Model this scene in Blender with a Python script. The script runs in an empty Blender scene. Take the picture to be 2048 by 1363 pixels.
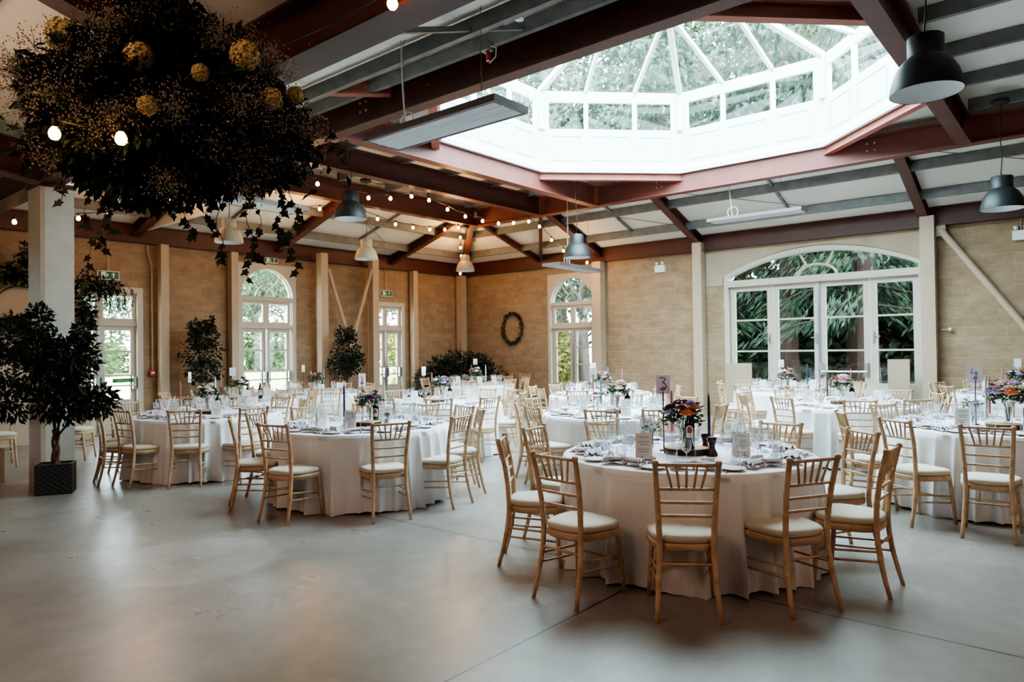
SKY, FILL, GLOW, SUN, EXPO = 9.0, 0.52, 1.3, 1.0, 1.95
import bpy, math, random
from math import sin, cos, pi, radians
from mathutils import Vector, Matrix, noise
from mathutils.geometry import tessellate_polygon
random.seed(11)
scn = bpy.context.scene
C = scn.collection
ORD = ['one', 'two', 'three', 'four', 'five', 'six', 'seven', 'eight', 'nine', 'ten', 'eleven', 'twelve']

# ------------------------------------------------------------------ materials
def nodes(name):
    m = bpy.data.materials.new(name)
    m.use_nodes = True
    nt = m.node_tree
    return m, nt, nt.nodes['Principled BSDF']

def N(nt, t, **kw):
    n = nt.nodes.new(t)
    for k, v in kw.items():
        if k in n.inputs.keys():
            n.inputs[k].default_value = v
        else:
            setattr(n, k, v)
    return n

def mat(name, col, rough=0.6, metal=0.0, var=0.0, vscale=8.0, bump=0.0, bscale=30.0, spec=0.5, sheen=0.0, col2=None, sub=0.0):
    m, nt, b = nodes(name)
    b.inputs['Base Color'].default_value = (*col, 1)
    b.inputs['Roughness'].default_value = rough
    b.inputs['Metallic'].default_value = metal
    b.inputs['Specular IOR Level'].default_value = spec
    if sheen:
        b.inputs['Sheen Weight'].default_value = sheen
    tc = N(nt, 'ShaderNodeTexCoord')
    if var or col2:
        nz = N(nt, 'ShaderNodeTexNoise', Scale=vscale, Detail=4.0)
        nt.links.new(tc.outputs['Object'], nz.inputs['Vector'])
        cr = N(nt, 'ShaderNodeValToRGB')
        c2 = col2 or tuple(max(0, c * (1 - var)) for c in col)
        c1 = tuple(min(1, c * (1 + var)) for c in col) if not col2 else col
        cr.color_ramp.elements[0].color = (*c2, 1); cr.color_ramp.elements[0].position = 0.35
        cr.color_ramp.elements[1].color = (*c1, 1); cr.color_ramp.elements[1].position = 0.65
        nt.links.new(nz.outputs['Fac'], cr.inputs['Fac'])
        nt.links.new(cr.outputs['Color'], b.inputs['Base Color'])
    if bump:
        nb = N(nt, 'ShaderNodeTexNoise', Scale=bscale, Detail=3.0)
        nt.links.new(tc.outputs['Object'], nb.inputs['Vector'])
        bp = N(nt, 'ShaderNodeBump', Strength=bump, Distance=0.02)
        nt.links.new(nb.outputs['Fac'], bp.inputs['Height'])
        nt.links.new(bp.outputs['Normal'], b.inputs['Normal'])
    return m

def emit(name, col, s):
    m, nt, b = nodes(name)
    b.inputs['Base Color'].default_value = (*col, 1)
    b.inputs['Emission Color'].default_value = (*col, 1)
    b.inputs['Emission Strength'].default_value = s
    return m

def glassmat(name, tint, refl=1.0, base=0.04, edge=(1, 1, 1), edgew=0.0):
    # thin glass: clear body plus mirror-like reflection rising at grazing angles
    m, nt, b = nodes(name)
    out = nt.nodes['Material Output']
    nt.nodes.remove(b)
    tr = N(nt, 'ShaderNodeBsdfTransparent', Color=(*tint, 1))
    gl = N(nt, 'ShaderNodeBsdfGlossy', Roughness=0.02)
    lw = N(nt, 'ShaderNodeLayerWeight', Blend=0.5)
    pw = N(nt, 'ShaderNodeMath', operation='POWER'); pw.inputs[1].default_value = 3.0
    ml = N(nt, 'ShaderNodeMath', operation='MULTIPLY_ADD'); ml.inputs[1].default_value = 0.75 * refl; ml.inputs[2].default_value = base
    mx = N(nt, 'ShaderNodeMixShader')
    nt.links.new(lw.outputs['Facing'], pw.inputs[0])
    nt.links.new(pw.outputs[0], ml.inputs[0])
    nt.links.new(ml.outputs[0], mx.inputs[0])
    last = tr
    if edgew:
        df = N(nt, 'ShaderNodeBsdfDiffuse', Color=(*edge, 1))
        m2 = N(nt, 'ShaderNodeMixShader')
        e2 = N(nt, 'ShaderNodeMath', operation='MULTIPLY_ADD'); e2.inputs[1].default_value = edgew; e2.inputs[2].default_value = 0.05
        nt.links.new(pw.outputs[0], e2.inputs[0])
        nt.links.new(e2.outputs[0], m2.inputs[0])
        nt.links.new(tr.outputs[0], m2.inputs[1]); nt.links.new(df.outputs[0], m2.inputs[2])
        last = m2
    nt.links.new(last.outputs[0], mx.inputs[1]); nt.links.new(gl.outputs[0], mx.inputs[2])
    nt.links.new(mx.outputs[0], out.inputs['Surface'])
    return m

def brick_mat(name, axis, c1, c2, mortar):
    m, nt, b = nodes(name)
    tc = N(nt, 'ShaderNodeTexCoord'); sp = N(nt, 'ShaderNodeSeparateXYZ'); cb = N(nt, 'ShaderNodeCombineXYZ')
    nt.links.new(tc.outputs['Object'], sp.inputs[0])
    nt.links.new(sp.outputs[axis], cb.inputs['X']); nt.links.new(sp.outputs['Z'], cb.inputs['Y'])
    br = N(nt, 'ShaderNodeTexBrick')
    br.inputs['Color1'].default_value = (*c1, 1); br.inputs['Color2'].default_value = (*c2, 1); br.inputs['Mortar'].default_value = (*mortar, 1)
    br.inputs['Scale'].default_value = 1.0; br.inputs['Mortar Size'].default_value = 0.016; br.inputs['Mortar Smooth'].default_value = 0.8
    br.inputs['Brick Width'].default_value = 0.48; br.inputs['Row Height'].default_value = 0.19; br.squash = 0.55; br.squash_frequency = 3; br.inputs['Bias'].default_value = -0.2
    nt.links.new(cb.outputs[0], br.inputs['Vector'])
    nz = N(nt, 'ShaderNodeTexNoise', Scale=2.2, Detail=6.0, Roughness=0.7)
    mp = N(nt, 'ShaderNodeMapping'); mp.inputs['Scale'].default_value = (1.4, 2.6, 1.0)
    nt.links.new(cb.outputs[0], mp.inputs[0]); nt.links.new(mp.outputs[0], nz.inputs['Vector'])
    cr = N(nt, 'ShaderNodeValToRGB')
    cr.color_ramp.elements[0].position = 0.3; cr.color_ramp.elements[0].color = (0.62, 0.57, 0.5, 1)
    cr.color_ramp.elements[1].position = 0.62; cr.color_ramp.elements[1].color = (1, 1, 1, 1)
    nt.links.new(nz.outputs['Fac'], cr.inputs['Fac'])
    mx = N(nt, 'ShaderNodeMix', data_type='RGBA', blend_type='MULTIPLY'); mx.inputs['Factor'].default_value = 0.75
    nt.links.new(br.outputs['Color'], mx.inputs['A']); nt.links.new(cr.outputs['Color'], mx.inputs['B'])
    nt.links.new(mx.outputs['Result'], b.inputs['Base Color'])
    b.inputs['Roughness'].default_value = 0.9; b.inputs['Specular IOR Level'].default_value = 0.2
    n2 = N(nt, 'ShaderNodeTexNoise', Scale=14.0, Detail=5.0)
    nt.links.new(cb.outputs[0], n2.inputs['Vector'])
    ma = N(nt, 'ShaderNodeMath', operation='MULTIPLY_ADD'); ma.inputs[1].default_value = -0.6
    nt.links.new(br.outputs['Fac'], ma.inputs[0]); nt.links.new(n2.outputs['Fac'], ma.inputs[2])
    bp = N(nt, 'ShaderNodeBump', Strength=0.4, Distance=0.02)
    nt.links.new(ma.outputs[0], bp.inputs['Height']); nt.links.new(bp.outputs['Normal'], b.inputs['Normal'])
    return m

def floor_mat():
    m, nt, b = nodes('polished_concrete')
    tc = N(nt, 'ShaderNodeTexCoord')
    n1 = N(nt, 'ShaderNodeTexNoise', Scale=0.55, Detail=8.0, Roughness=0.55, Distortion=0.25)
    n2 = N(nt, 'ShaderNodeTexNoise', Scale=5.0, Detail=8.0, Roughness=0.7)
    for n in (n1, n2): nt.links.new(tc.outputs['Object'], n.inputs['Vector'])
    cr = N(nt, 'ShaderNodeValToRGB')
    cr.color_ramp.elements[0].position = 0.33; cr.color_ramp.elements[0].color = (0.165, 0.136, 0.113, 1)
    cr.color_ramp.elements[1].position = 0.68; cr.color_ramp.elements[1].color = (0.305, 0.278, 0.256, 1)
    nt.links.new(n1.outputs['Fac'], cr.inputs['Fac'])
    c2 = N(nt, 'ShaderNodeValToRGB')
    c2.color_ramp.elements[0].position = 0.3; c2.color_ramp.elements[0].color = (0.78, 0.78, 0.78, 1)
    c2.color_ramp.elements[1].position = 0.7; c2.color_ramp.elements[1].color = (1.1, 1.1, 1.1, 1)
    nt.links.new(n2.outputs['Fac'], c2.inputs['Fac'])
    mx = N(nt, 'ShaderNodeMix', data_type='RGBA', blend_type='MULTIPLY'); mx.inputs['Factor'].default_value = 1.0
    nt.links.new(cr.outputs['Color'], mx.inputs['A']); nt.links.new(c2.outputs['Color'], mx.inputs['B'])
    sp = N(nt, 'ShaderNodeSeparateXYZ'); nt.links.new(tc.outputs['Object'], sp.inputs[0])
    fac = None
    for ax, pos in (('X', 4.33), ('Y', 2.41), ('X', 10.0), ('Y', 8.0)):
        s = N(nt, 'ShaderNodeMath', operation='SUBTRACT'); s.inputs[1].default_value = pos
        a = N(nt, 'ShaderNodeMath', operation='ABSOLUTE'); l = N(nt, 'ShaderNodeMath', operation='LESS_THAN'); l.inputs[1].default_value = 0.008
        nt.links.new(sp.outputs[ax], s.inputs[0]); nt.links.new(s.outputs[0], a.inputs[0]); nt.links.new(a.outputs[0], l.inputs[0])
        if fac is None: fac = l
        else:
            mxx = N(nt, 'ShaderNodeMath', operation='MAXIMUM'); nt.links.new(fac.outputs[0], mxx.inputs[0]); nt.links.new(l.outputs[0], mxx.inputs[1]); fac = mxx
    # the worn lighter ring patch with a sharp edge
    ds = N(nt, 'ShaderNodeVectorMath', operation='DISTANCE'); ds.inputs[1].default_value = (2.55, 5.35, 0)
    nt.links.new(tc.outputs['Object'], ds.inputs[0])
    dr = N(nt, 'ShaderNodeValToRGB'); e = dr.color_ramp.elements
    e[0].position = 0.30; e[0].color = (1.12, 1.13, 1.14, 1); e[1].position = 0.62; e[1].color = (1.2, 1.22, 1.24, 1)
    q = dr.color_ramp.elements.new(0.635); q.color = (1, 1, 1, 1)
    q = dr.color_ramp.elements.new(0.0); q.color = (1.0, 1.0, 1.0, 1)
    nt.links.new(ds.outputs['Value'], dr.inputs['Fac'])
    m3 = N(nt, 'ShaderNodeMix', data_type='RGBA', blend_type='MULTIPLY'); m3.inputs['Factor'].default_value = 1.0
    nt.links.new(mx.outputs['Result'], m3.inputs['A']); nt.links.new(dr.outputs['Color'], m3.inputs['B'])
    m2 = N(nt, 'ShaderNodeMix', data_type='RGBA'); m2.inputs['B'].default_value = (0.035, 0.03, 0.027, 1)
    nt.links.new(fac.outputs[0], m2.inputs['Factor']); nt.links.new(m3.outputs['Result'], m2.inputs['A'])
    nt.links.new(m2.outputs['Result'], b.inputs['Base Color'])
    rr = N(nt, 'ShaderNodeMapRange'); rr.inputs['From Min'].default_value = 0.3; rr.inputs['From Max'].default_value = 0.7
    rr.inputs['To Min'].default_value = 0.36; rr.inputs['To Max'].default_value = 0.24
    nt.links.new(n1.outputs['Fac'], rr.inputs['Value']); nt.links.new(rr.outputs[0], b.inputs['Roughness'])
    b.inputs['Specular IOR Level'].default_value = 0.6
    bp = N(nt, 'ShaderNodeBump', Strength=0.12, Distance=0.01)
    nt.links.new(n2.outputs['Fac'], bp.inputs['Height']); nt.links.new(bp.outputs['Normal'], b.inputs['Normal'])
    return m

M = dict(
    brickx=brick_mat('stone_block_left', 'X', (0.385, 0.268, 0.178), (0.32, 0.22, 0.143), (0.40, 0.287, 0.196)),
    bricky=brick_mat('stone_block_right', 'Y', (0.385, 0.268, 0.178), (0.32, 0.22, 0.143), (0.40, 0.287, 0.196)),
    floor=floor_mat(), nearwall=mat('dark_near_wall', (0.20, 0.13, 0.085), 0.9, var=0.2),
    steel=mat('red_oxide_steel_shaded', (0.075, 0.018, 0.014), 0.5, var=0.12, vscale=3),  # one paint on all beams; this copy has the shade darkened in
    steel3=mat('red_oxide_steel_skylit', (0.17, 0.044, 0.034), 0.5, var=0.1, vscale=3),  # same paint, light from the skylight put into the colour
    steel2=mat('red_oxide_steel_bright_skylit', (0.30, 0.085, 0.062), 0.5, var=0.08, vscale=3),  # same paint again, stronger skylight put into the colour
    galv=mat('galvanised_steel', (0.17, 0.165, 0.16), 0.55, 0.2, var=0.15, vscale=6),
    sheet=mat('white_roof_lining', (0.68, 0.625, 0.565), 0.75, var=0.04, vscale=0.7),
    cream=mat('cream_paint', (0.45, 0.335, 0.238), 0.55, var=0.04, vscale=4),
    cream2=mat('cream_plaster', (0.40, 0.308, 0.224), 0.8, var=0.06, vscale=2),
    white=mat('white_joinery_paint', (0.535, 0.475, 0.40), 0.45),
    lantern=mat('white_lantern_paint', (0.60, 0.615, 0.62), 0.45),
    colw=mat('white_column_board', (0.56, 0.50, 0.43), 0.6, var=0.04),
    glass=glassmat('window_glass', (0.62, 0.67, 0.645), 0.7, 0.04),
    rglass=glassmat('roof_glass', (0.74, 0.90, 0.87), 0.4, 0.03),
    dglass=glassmat('dark_door_glass', (0.52, 0.58, 0.55), 1.2, 0.08),
    cup=glassmat('table_glass', (0.97, 0.98, 0.985), 1.0, 0.09, (0.86, 0.91, 0.96), 1.7),  # pale diffuse rim colour stands in for highlights on the glass
    wood=mat('limewashed_beech', (0.53, 0.352, 0.215), 0.42, var=0.18, vscale=14, spec=0.4),
    cushion=mat('cream_cushion_fabric', (0.58, 0.50, 0.41), 0.85, var=0.03, sheen=0.2),
    cloth=mat('white_table_linen', (0.78, 0.775, 0.81), 0.85, sheen=0.15),
    napkin=mat('lilac_grey_linen', (0.60, 0.555, 0.59), 0.9, sheen=0.2, var=0.08),
    china=mat('white_china', (0.80, 0.78, 0.76), 0.2),
    silver=mat('cutlery_steel', (0.75, 0.74, 0.72), 0.2, 1.0),
    chrome=mat('satin_chrome', (0.5, 0.5, 0.5), 0.3, 1.0),
    bark=mat('dark_bark', (0.055, 0.03, 0.018), 0.9, var=0.3, vscale=20),
    slicetop=mat('wood_slice_top', (0.42, 0.24, 0.12), 0.7, var=0.2, vscale=12),
    bottle=mat('dark_bottle_glass', (0.006, 0.007, 0.008), 0.1),
    blabel=mat('bottle_label', (0.62, 0.50, 0.40), 0.7),
    blabel2=mat('bottle_label_copper', (0.16, 0.05, 0.02), 0.6),
    foil=mat('bottle_foil', (0.10, 0.015, 0.02), 0.4),
    pepper=mat('dark_turned_wood', (0.035, 0.010, 0.008), 0.35),
    card=mat('lilac_card', (0.70, 0.64, 0.78), 0.8),
    cardw=mat('white_card', (0.74, 0.74, 0.76), 0.8),
    menu=mat('menu_paper', (0.68, 0.60, 0.53), 0.85),
    menuw=mat('white_menu_paper', (0.78, 0.77, 0.76), 0.85),
    ink=mat('dark_ink', (0.015, 0.014, 0.03), 0.6),
    inkg=mat('grey_ink', (0.34, 0.29, 0.26), 0.8),
    plum=mat('plum_rod', (0.11, 0.02, 0.045), 0.4),
    pend=mat('pendant_dark_grey', (0.016, 0.019, 0.021), 0.5),
    pendb=mat('pendant_beige', (0.40, 0.32, 0.22), 0.5),
    pendin=mat('pendant_white_inside', (0.82, 0.84, 0.86), 0.5),
    cable=mat('black_cable', (0.012, 0.011, 0.011), 0.5),
    cablew=mat('white_cable', (0.55, 0.52, 0.48), 0.5),
    heater=mat('heater_casing', (0.60, 0.61, 0.66), 0.4),
    heaterf=mat('heater_face', (0.42, 0.43, 0.49), 0.5),
    heaterr=mat('heater_rim', (0.14, 0.10, 0.09), 0.5),
    green=mat('exit_green', (0.004, 0.10, 0.035), 0.4),
    brightgreen=mat('bright_green_sticker', (0.02, 0.24, 0.03), 0.5),
    signw=mat('sign_white', (0.75, 0.78, 0.76), 0.5),
    red=mat('alarm_red', (0.42, 0.02, 0.015), 0.4),
    leafd=mat('ficus_leaf', (0.011, 0.022, 0.013), 0.55, var=0.5, vscale=6, spec=0.25),
    leafm=mat('mid_green_leaf', (0.06, 0.10, 0.04), 0.55, var=0.4, vscale=6),
    leafi=mat('ivy_leaf', (0.018, 0.034, 0.014), 0.6, var=0.4, vscale=8, spec=0.2),
    gyp=mat('gypsophila_bloom', (0.34, 0.27, 0.21), 0.8),
    hydr=mat('cream_hydrangea_petal', (0.70, 0.55, 0.26), 0.8, var=0.15, vscale=20),
    trunk=mat('ficus_trunk', (0.12, 0.055, 0.03), 0.8, var=0.3, vscale=20),
    planter=mat('black_planter', (0.014, 0.017, 0.02), 0.5),
    planter2=mat('planter_quilting', (0.06, 0.065, 0.07), 0.45),
    pot=mat('wooden_pot', (0.20, 0.105, 0.05), 0.7, var=0.2),
    soil=mat('potting_soil', (0.02, 0.014, 0.01), 0.95),
    twig=mat('brown_wicker', (0.10, 0.05, 0.028), 0.8),
    lawn=mat('sunny_lawn', (0.50, 0.52, 0.27), 0.95, var=0.1, vscale=1.2),
    shrub=mat('shrub_leaves', (0.055, 0.092, 0.034), 0.8, var=0.35, vscale=1.5),
    shruby=mat('yellow_green_leaves', (0.19, 0.20, 0.05), 0.8, var=0.3, vscale=1.5),
    tree=mat('tree_leaves', (0.045, 0.075, 0.042), 0.75, var=0.4, vscale=1.0),
    conif=mat('conifer_needles', (0.016, 0.042, 0.018), 0.8, var=0.45, vscale=1.2),
    ctrunk=mat('red_brown_bark', (0.045, 0.022, 0.016), 0.9, var=0.4, vscale=5),
    gtrunk=mat('grey_bark', (0.20, 0.17, 0.14), 0.9, var=0.45, vscale=6),
    path=mat('pale_gravel', (0.13, 0.125, 0.115), 0.9, var=0.1),
    render=mat('pale_rendered_wall', (0.42, 0.40, 0.36), 0.9),
    board=mat('beige_backdrop_board', (0.47, 0.37, 0.27), 0.7),
    gap=mat('shadow_gap', (0.02, 0.018, 0.016), 0.9),
    bulb=emit('warm_bulb', (1.0, 0.48, 0.14), 7.0),
    led=emit('led_strip', (1.0, 0.93, 0.82), 3.2),
)
def wax(name, col): return mat(name, col, 0.45)
WAX = dict(navy=wax('navy_wax', (0.022, 0.032, 0.085)), pink=wax('dusty_pink_wax', (0.48, 0.12, 0.12)), sage=wax('sage_wax', (0.42, 0.52, 0.46)),
           white=wax('ivory_wax', (0.72, 0.70, 0.66)), teal=wax('teal_wax', (0.05, 0.24, 0.30)), lilac=wax('lilac_wax', (0.32, 0.27, 0.42)))
PET = dict(orange=mat('coral_petals', (0.72, 0.19, 0.08), 0.7), pink=mat('pink_petals', (0.66, 0.30, 0.36), 0.7), blush=mat('blush_petals', (0.75, 0.54, 0.48), 0.7),
           cream=mat('cream_petals', (0.74, 0.66, 0.50), 0.7), lilac=mat('lilac_petals', (0.42, 0.32, 0.56), 0.7), white=mat('white_petals', (0.78, 0.76, 0.72), 0.7),
           plum=mat('plum_petals', (0.16, 0.03, 0.06), 0.7))

# ------------------------------------------------------------------ mesh builder
class MB:
    def __init__(self): self.v = []; self.f = []
    def add(self, vs, fs):
        o = len(self.v); self.v.extend([tuple(p) for p in vs]); self.f.extend([tuple(i + o for i in f) for f in fs]); return self
    def box(self, c, s, rz=0.0, mx=None):
        x, y, z = s[0] / 2, s[1] / 2, s[2] / 2
        vs = [Vector((a * x, b * y, d * z)) for a in (-1, 1) for b in (-1, 1) for d in (-1, 1)]
        if mx: vs = [mx @ p for p in vs]
        elif rz: r = Matrix.Rotation(rz, 3, 'Z'); vs = [r @ p for p in vs]
        c = Vector(c)
        return self.add([p + c for p in vs], [(0, 1, 3, 2), (4, 6, 7, 5), (0, 4, 5, 1), (2, 3, 7, 6), (0, 2, 6, 4), (1, 5, 7, 3)])
    def frame(self, p0, p1, up=(0, 0, 1)):
        d = (Vector(p1) - Vector(p0)).normalized(); u = Vector(up)
        s = d.cross(u)
        if s.length < 1e-4: s = d.cross(Vector((1, 0, 0)))
        s.normalize(); return d, s, s.cross(d).normalized()
    def extr(self, p0, p1, prof, up=(0, 0, 1)):
        # profile (side, up) polygon swept from p0 to p1
        d, s, u = self.frame(p0, p1, up); n = len(prof)
        vs = [Vector(p) + s * a + u * b for p in (p0, p1) for a, b in prof]
        fs = [(i, (i + 1) % n, n + (i + 1) % n, n + i) for i in range(n)]
        fs += [tuple(range(n - 1, -1, -1)), tuple(range(n, 2 * n))]
        return self.add(vs, fs)
    def bar(self, p0, p1, w, h, up=(0, 0, 1)):
        return self.extr(p0, p1, [(-w / 2, -h / 2), (w / 2, -h / 2), (w / 2, h / 2), (-w / 2, h / 2)], up)
    def ibeam(self, p0, p1, w, h, tf=0.022, tw=0.014):
        # p0,p1 run along the middle of the bottom flange's underside
        a, b = w / 2, tw / 2
        return self.extr(p0, p1, [(-a, 0), (a, 0), (a, tf), (b, tf), (b, h - tf), (a, h - tf), (a, h), (-a, h), (-a, h - tf), (-b, h - tf), (-b, tf), (-a, tf)])
    def tube(self, pts, r, n=8, cap=True):
        pts = [Vector(p) for p in pts]; k = len(pts); vs = []
        prev = None
        for i, p in enumerate(pts):
            d = (pts[min(i + 1, k - 1)] - pts[max(i - 1, 0)])
            if d.length < 1e-6: d = Vector((0, 0, 1))
            d.normalize()
            if prev is None:
                s = d.cross(Vector((0, 0, 1)))
                if s.length < 1e-3: s = d.cross(Vector((1, 0, 0)))
            else: s = prev - d * prev.dot(d)
            s.normalize(); prev = s; u = s.cross(d)
            rr = r[i] if isinstance(r, (list, tuple)) else r
            vs += [p + s * rr * cos(2 * pi * j / n) + u * rr * sin(2 * pi * j / n) for j in range(n)]
        fs = [(i * n + j, i * n + (j + 1) % n, (i + 1) * n + (j + 1) % n, (i + 1) * n + j) for i in range(k - 1) for j in range(n)]
        if cap: fs += [tuple(range(n - 1, -1, -1)), tuple(range((k - 1) * n, k * n))]
        return self.add(vs, fs)
    def lathe(self, prof, n=16, c=(0, 0, 0), cap=False):
        vs = [(c[0] + r * cos(2 * pi * j / n), c[1] + r * sin(2 * pi * j / n), c[2] + z) for r, z in prof for j in range(n)]
        fs = [(i * n + j, i * n + (j + 1) % n, (i + 1) * n + (j + 1) % n, (i + 1) * n + j) for i in range(len(prof) - 1) for j in range(n)]
        if cap: fs += [tuple(range(n - 1, -1, -1)), tuple(range((len(prof) - 1) * n, len(prof) * n))]
        return self.add(vs, fs)
    def ball(self, c, r, n=10, m=6, sz=1.0):
        return self.lathe([(max(1e-4, r * sin(pi * i / m)), -r * sz * cos(pi * i / m)) for i in range(m + 1)], n, c)
    def octa(self, c, r):
        x, y, z = c
        return self.add([(x + r, y, z), (x - r, y, z), (x, y + r, z), (x, y - r, z), (x, y, z + r), (x, y, z - r)],
                        [(0, 2, 4), (2, 1, 4), (1, 3, 4), (3, 0, 4), (2, 0, 5), (1, 2, 5), (3, 1, 5), (0, 3, 5)])
    def leaf(self, p, d, L, w, nrm=None, fold=0.25):
        d = Vector(d).normalized(); nrm = Vector(nrm) if nrm else Vector((random.uniform(-1, 1), random.uniform(-1, 1), random.uniform(0, 1.2)))
        s = d.cross(nrm)
        if s.length < 1e-3: s = d.cross(Vector((1, 0.3, 0)))
        s.normalize(); u = s.cross(d); p = Vector(p)
        a = p + d * L * 0.45 + s * w / 2 + u * w * fold; b = p + d * L * 0.45 - s * w / 2 + u * w * fold
        return self.add([p, a, p + d * L, b], [(0, 1, 2), (0, 2, 3)])
    def plate(self, loops, fr, d0, d1):
        # loops: outer then holes in (u,v); fr maps (u,v,w) to world; extruded w from d0 to d1
        pts = [q for l in loops for q in l]; n = len(pts)
        tris = tessellate_polygon([[Vector((a, b, 0)) for a, b in l] for l in loops])
        vs = [fr(a, b, d0) for a, b in pts] + [fr(a, b, d1) for a, b in pts]
        fs = [tuple(t) for t in tris] + [tuple(n + i for i in reversed(t)) for t in tris]
        o = 0
        for l in loops:
            k = len(l)
            fs += [(o + i, o + (i + 1) % k, n + o + (i + 1) % k, n + o + i) for i in range(k)]; o += k
        return self.add(vs, fs)
    def build(self, name, m, parent=None, smooth=False, org=None, world=False):
        me = bpy.data.meshes.new(name)
        if parent is not None:
            o = Vector(parent_loc(parent)) if world else Vector((0, 0, 0))
        else:
            if org is None:
                xs = [p[0] for p in self.v]; ys = [p[1] for p in self.v]; zs = [p[2] for p in self.v]
                org = ((min(xs) + max(xs)) / 2, (min(ys) + max(ys)) / 2, min(zs))
            o = Vector(org)
        me.from_pydata([(p[0] - o[0], p[1] - o[1], p[2] - o[2]) for p in self.v], [], self.f)
        me.materials.append(m)
        if smooth:
            me.polygons.foreach_set('use_smooth', [True] * len(me.polygons))
        me.update()
        ob = bpy.data.objects.new(name, me); C.objects.link(ob)
        if parent is not None: ob.parent = parent
        else: ob.location = o
        return ob

def parent_loc(o):
    l = Vector(o.location)
    while o.parent: o = o.parent; l += Vector(o.location)
    return l

def fixnormals(ob):
    import bmesh
    bm = bmesh.new(); bm.from_mesh(ob.data); bmesh.ops.recalc_face_normals(bm, faces=bm.faces); bm.to_mesh(ob.data); bm.free(); return ob

def tag(o, label, cat, group=None, kind=None):
    if label: o['label'] = label
    if cat: o['category'] = cat
    if group: o['group'] = group
    if kind: o['kind'] = kind
    return o

def thing(name, label, cat, loc=(0, 0, 0), rz=0.0, group=None, kind=None):
    o = bpy.data.objects.new(name, None); o.empty_display_size = 0.1; C.objects.link(o)
    o.location = loc; o.rotation_euler = (0, 0, rz)
    return tag(o, label, cat, group, kind)

def struct(name, mb, m, **kw):
    o = mb.build(name, m, org=kw.pop('org', (0, 0, 0)), **kw); o['kind'] = 'structure'; return o

def dup(root, loc, rz, label, group=None):
    r = root.copy(); C.objects.link(r); r.location = loc; r.rotation_euler = (0, 0, rz); r['label'] = label
    if group: r['group'] = group
    for ch in list(root.children):
        c = ch.copy(); C.objects.link(c); c.parent = r
        for g in list(ch.children):
            d = g.copy(); C.objects.link(d); d.parent = c
    return r

FR = lambda u, v, w: Vector((15.6 + w, u, v))     # right wall plane: u = Y, v = Z, w outwards
FL = lambda u, v, w: Vector((u, 15.0 + w, v))     # left wall plane: u = X, v = Z, w outwards
def rect(u0, u1, v0, v1): return [(u0, v0), (u1, v0), (u1, v1), (u0, v1)]
def archpts(u0, u1, v0, vs, vt, n=20):
    # rectangle u0..u1 from v0 up to the spring line vs, then a circular arc rising to vt
    c = (u0 + u1) / 2; a = (u1 - u0) / 2; h = vt - vs; R = (a * a + h * h) / (2 * h); th = math.asin(min(1, a / R))
    if h > a: th = pi - th
    pts = [(u0, v0), (u1, v0)] if v0 < vs else []
    return pts + [(c + R * sin(th - 2 * th * i / n), vt - R + R * cos(th - 2 * th * i / n)) for i in range(n + 1)]

# ------------------------------------------------------------------ camera
cam = bpy.data.objects.new('camera', bpy.data.cameras.new('camera')); C.objects.link(cam)
rt, dn, fw = Vector((0.642505, -0.766178, -0.012581)), Vector((0.002448, 0.018470, -0.999826)), Vector((0.766278, 0.642363, 0.013743))
mw = Matrix.Identity(4)
for i in range(3): mw[i][0] = rt[i]; mw[i][1] = -dn[i]; mw[i][2] = -fw[i]
mw[2][3] = 1.56
cam.matrix_world = mw
cam.data.sensor_width = 36.0; cam.data.lens = 24.758; cam.data.clip_end = 300
cam.data.dof.use_dof = True; cam.data.dof.focus_distance = 5.2; cam.data.dof.aperture_fstop = 3.2
scn.camera = cam

# ------------------------------------------------------------------ room shell
XW, YW = 15.6, 15.0
struct('floor', MB().box((4.3, 4.5, -0.1), (22.6 + 0.6, 21.6, 0.2)), M['floor'])
D1 = (4.58, 6.18, 2.93); W1 = (8.22, 9.74, 3.66); D3 = (11.93, 13.22, 2.93); W2 = (10.2, 11.77, 3.64); D4 = (2.63, 6.66, 3.70)
D0 = (0.6, 2.2, 2.93)
mb = MB()
mb.plate([rect(-7, 15.9, 0, 4.6), rect(D0[0], D0[1], 0.01, D0[2]), rect(D1[0], D1[1], 0.01, D1[2]), rect(W1[0], W1[1], 0.01, W1[2]), rect(D3[0], D3[1], 0.01, D3[2])], FL, 0.0, 0.3)
fixnormals(struct('wall_left', mb, M['brickx']))
mb = MB()
mb.plate([rect(-6, 15.0, 0, 4.6), archpts(D4[0], D4[1], 0.01, 3.2, 3.70), rect(W2[0], W2[1], 0.01, W2[2])], FR, 0.0, 0.3)
fixnormals(struct('wall_right', mb, M['bricky']))
struct('wall_back', MB().box((-7.15, 4.5, 3.8), (0.3, 21.6, 7.6)), M['nearwall'])
struct('wall_near', MB().box((4.3, -6.15, 3.8), (22.6, 0.3, 7.6)), M['nearwall'])

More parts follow.
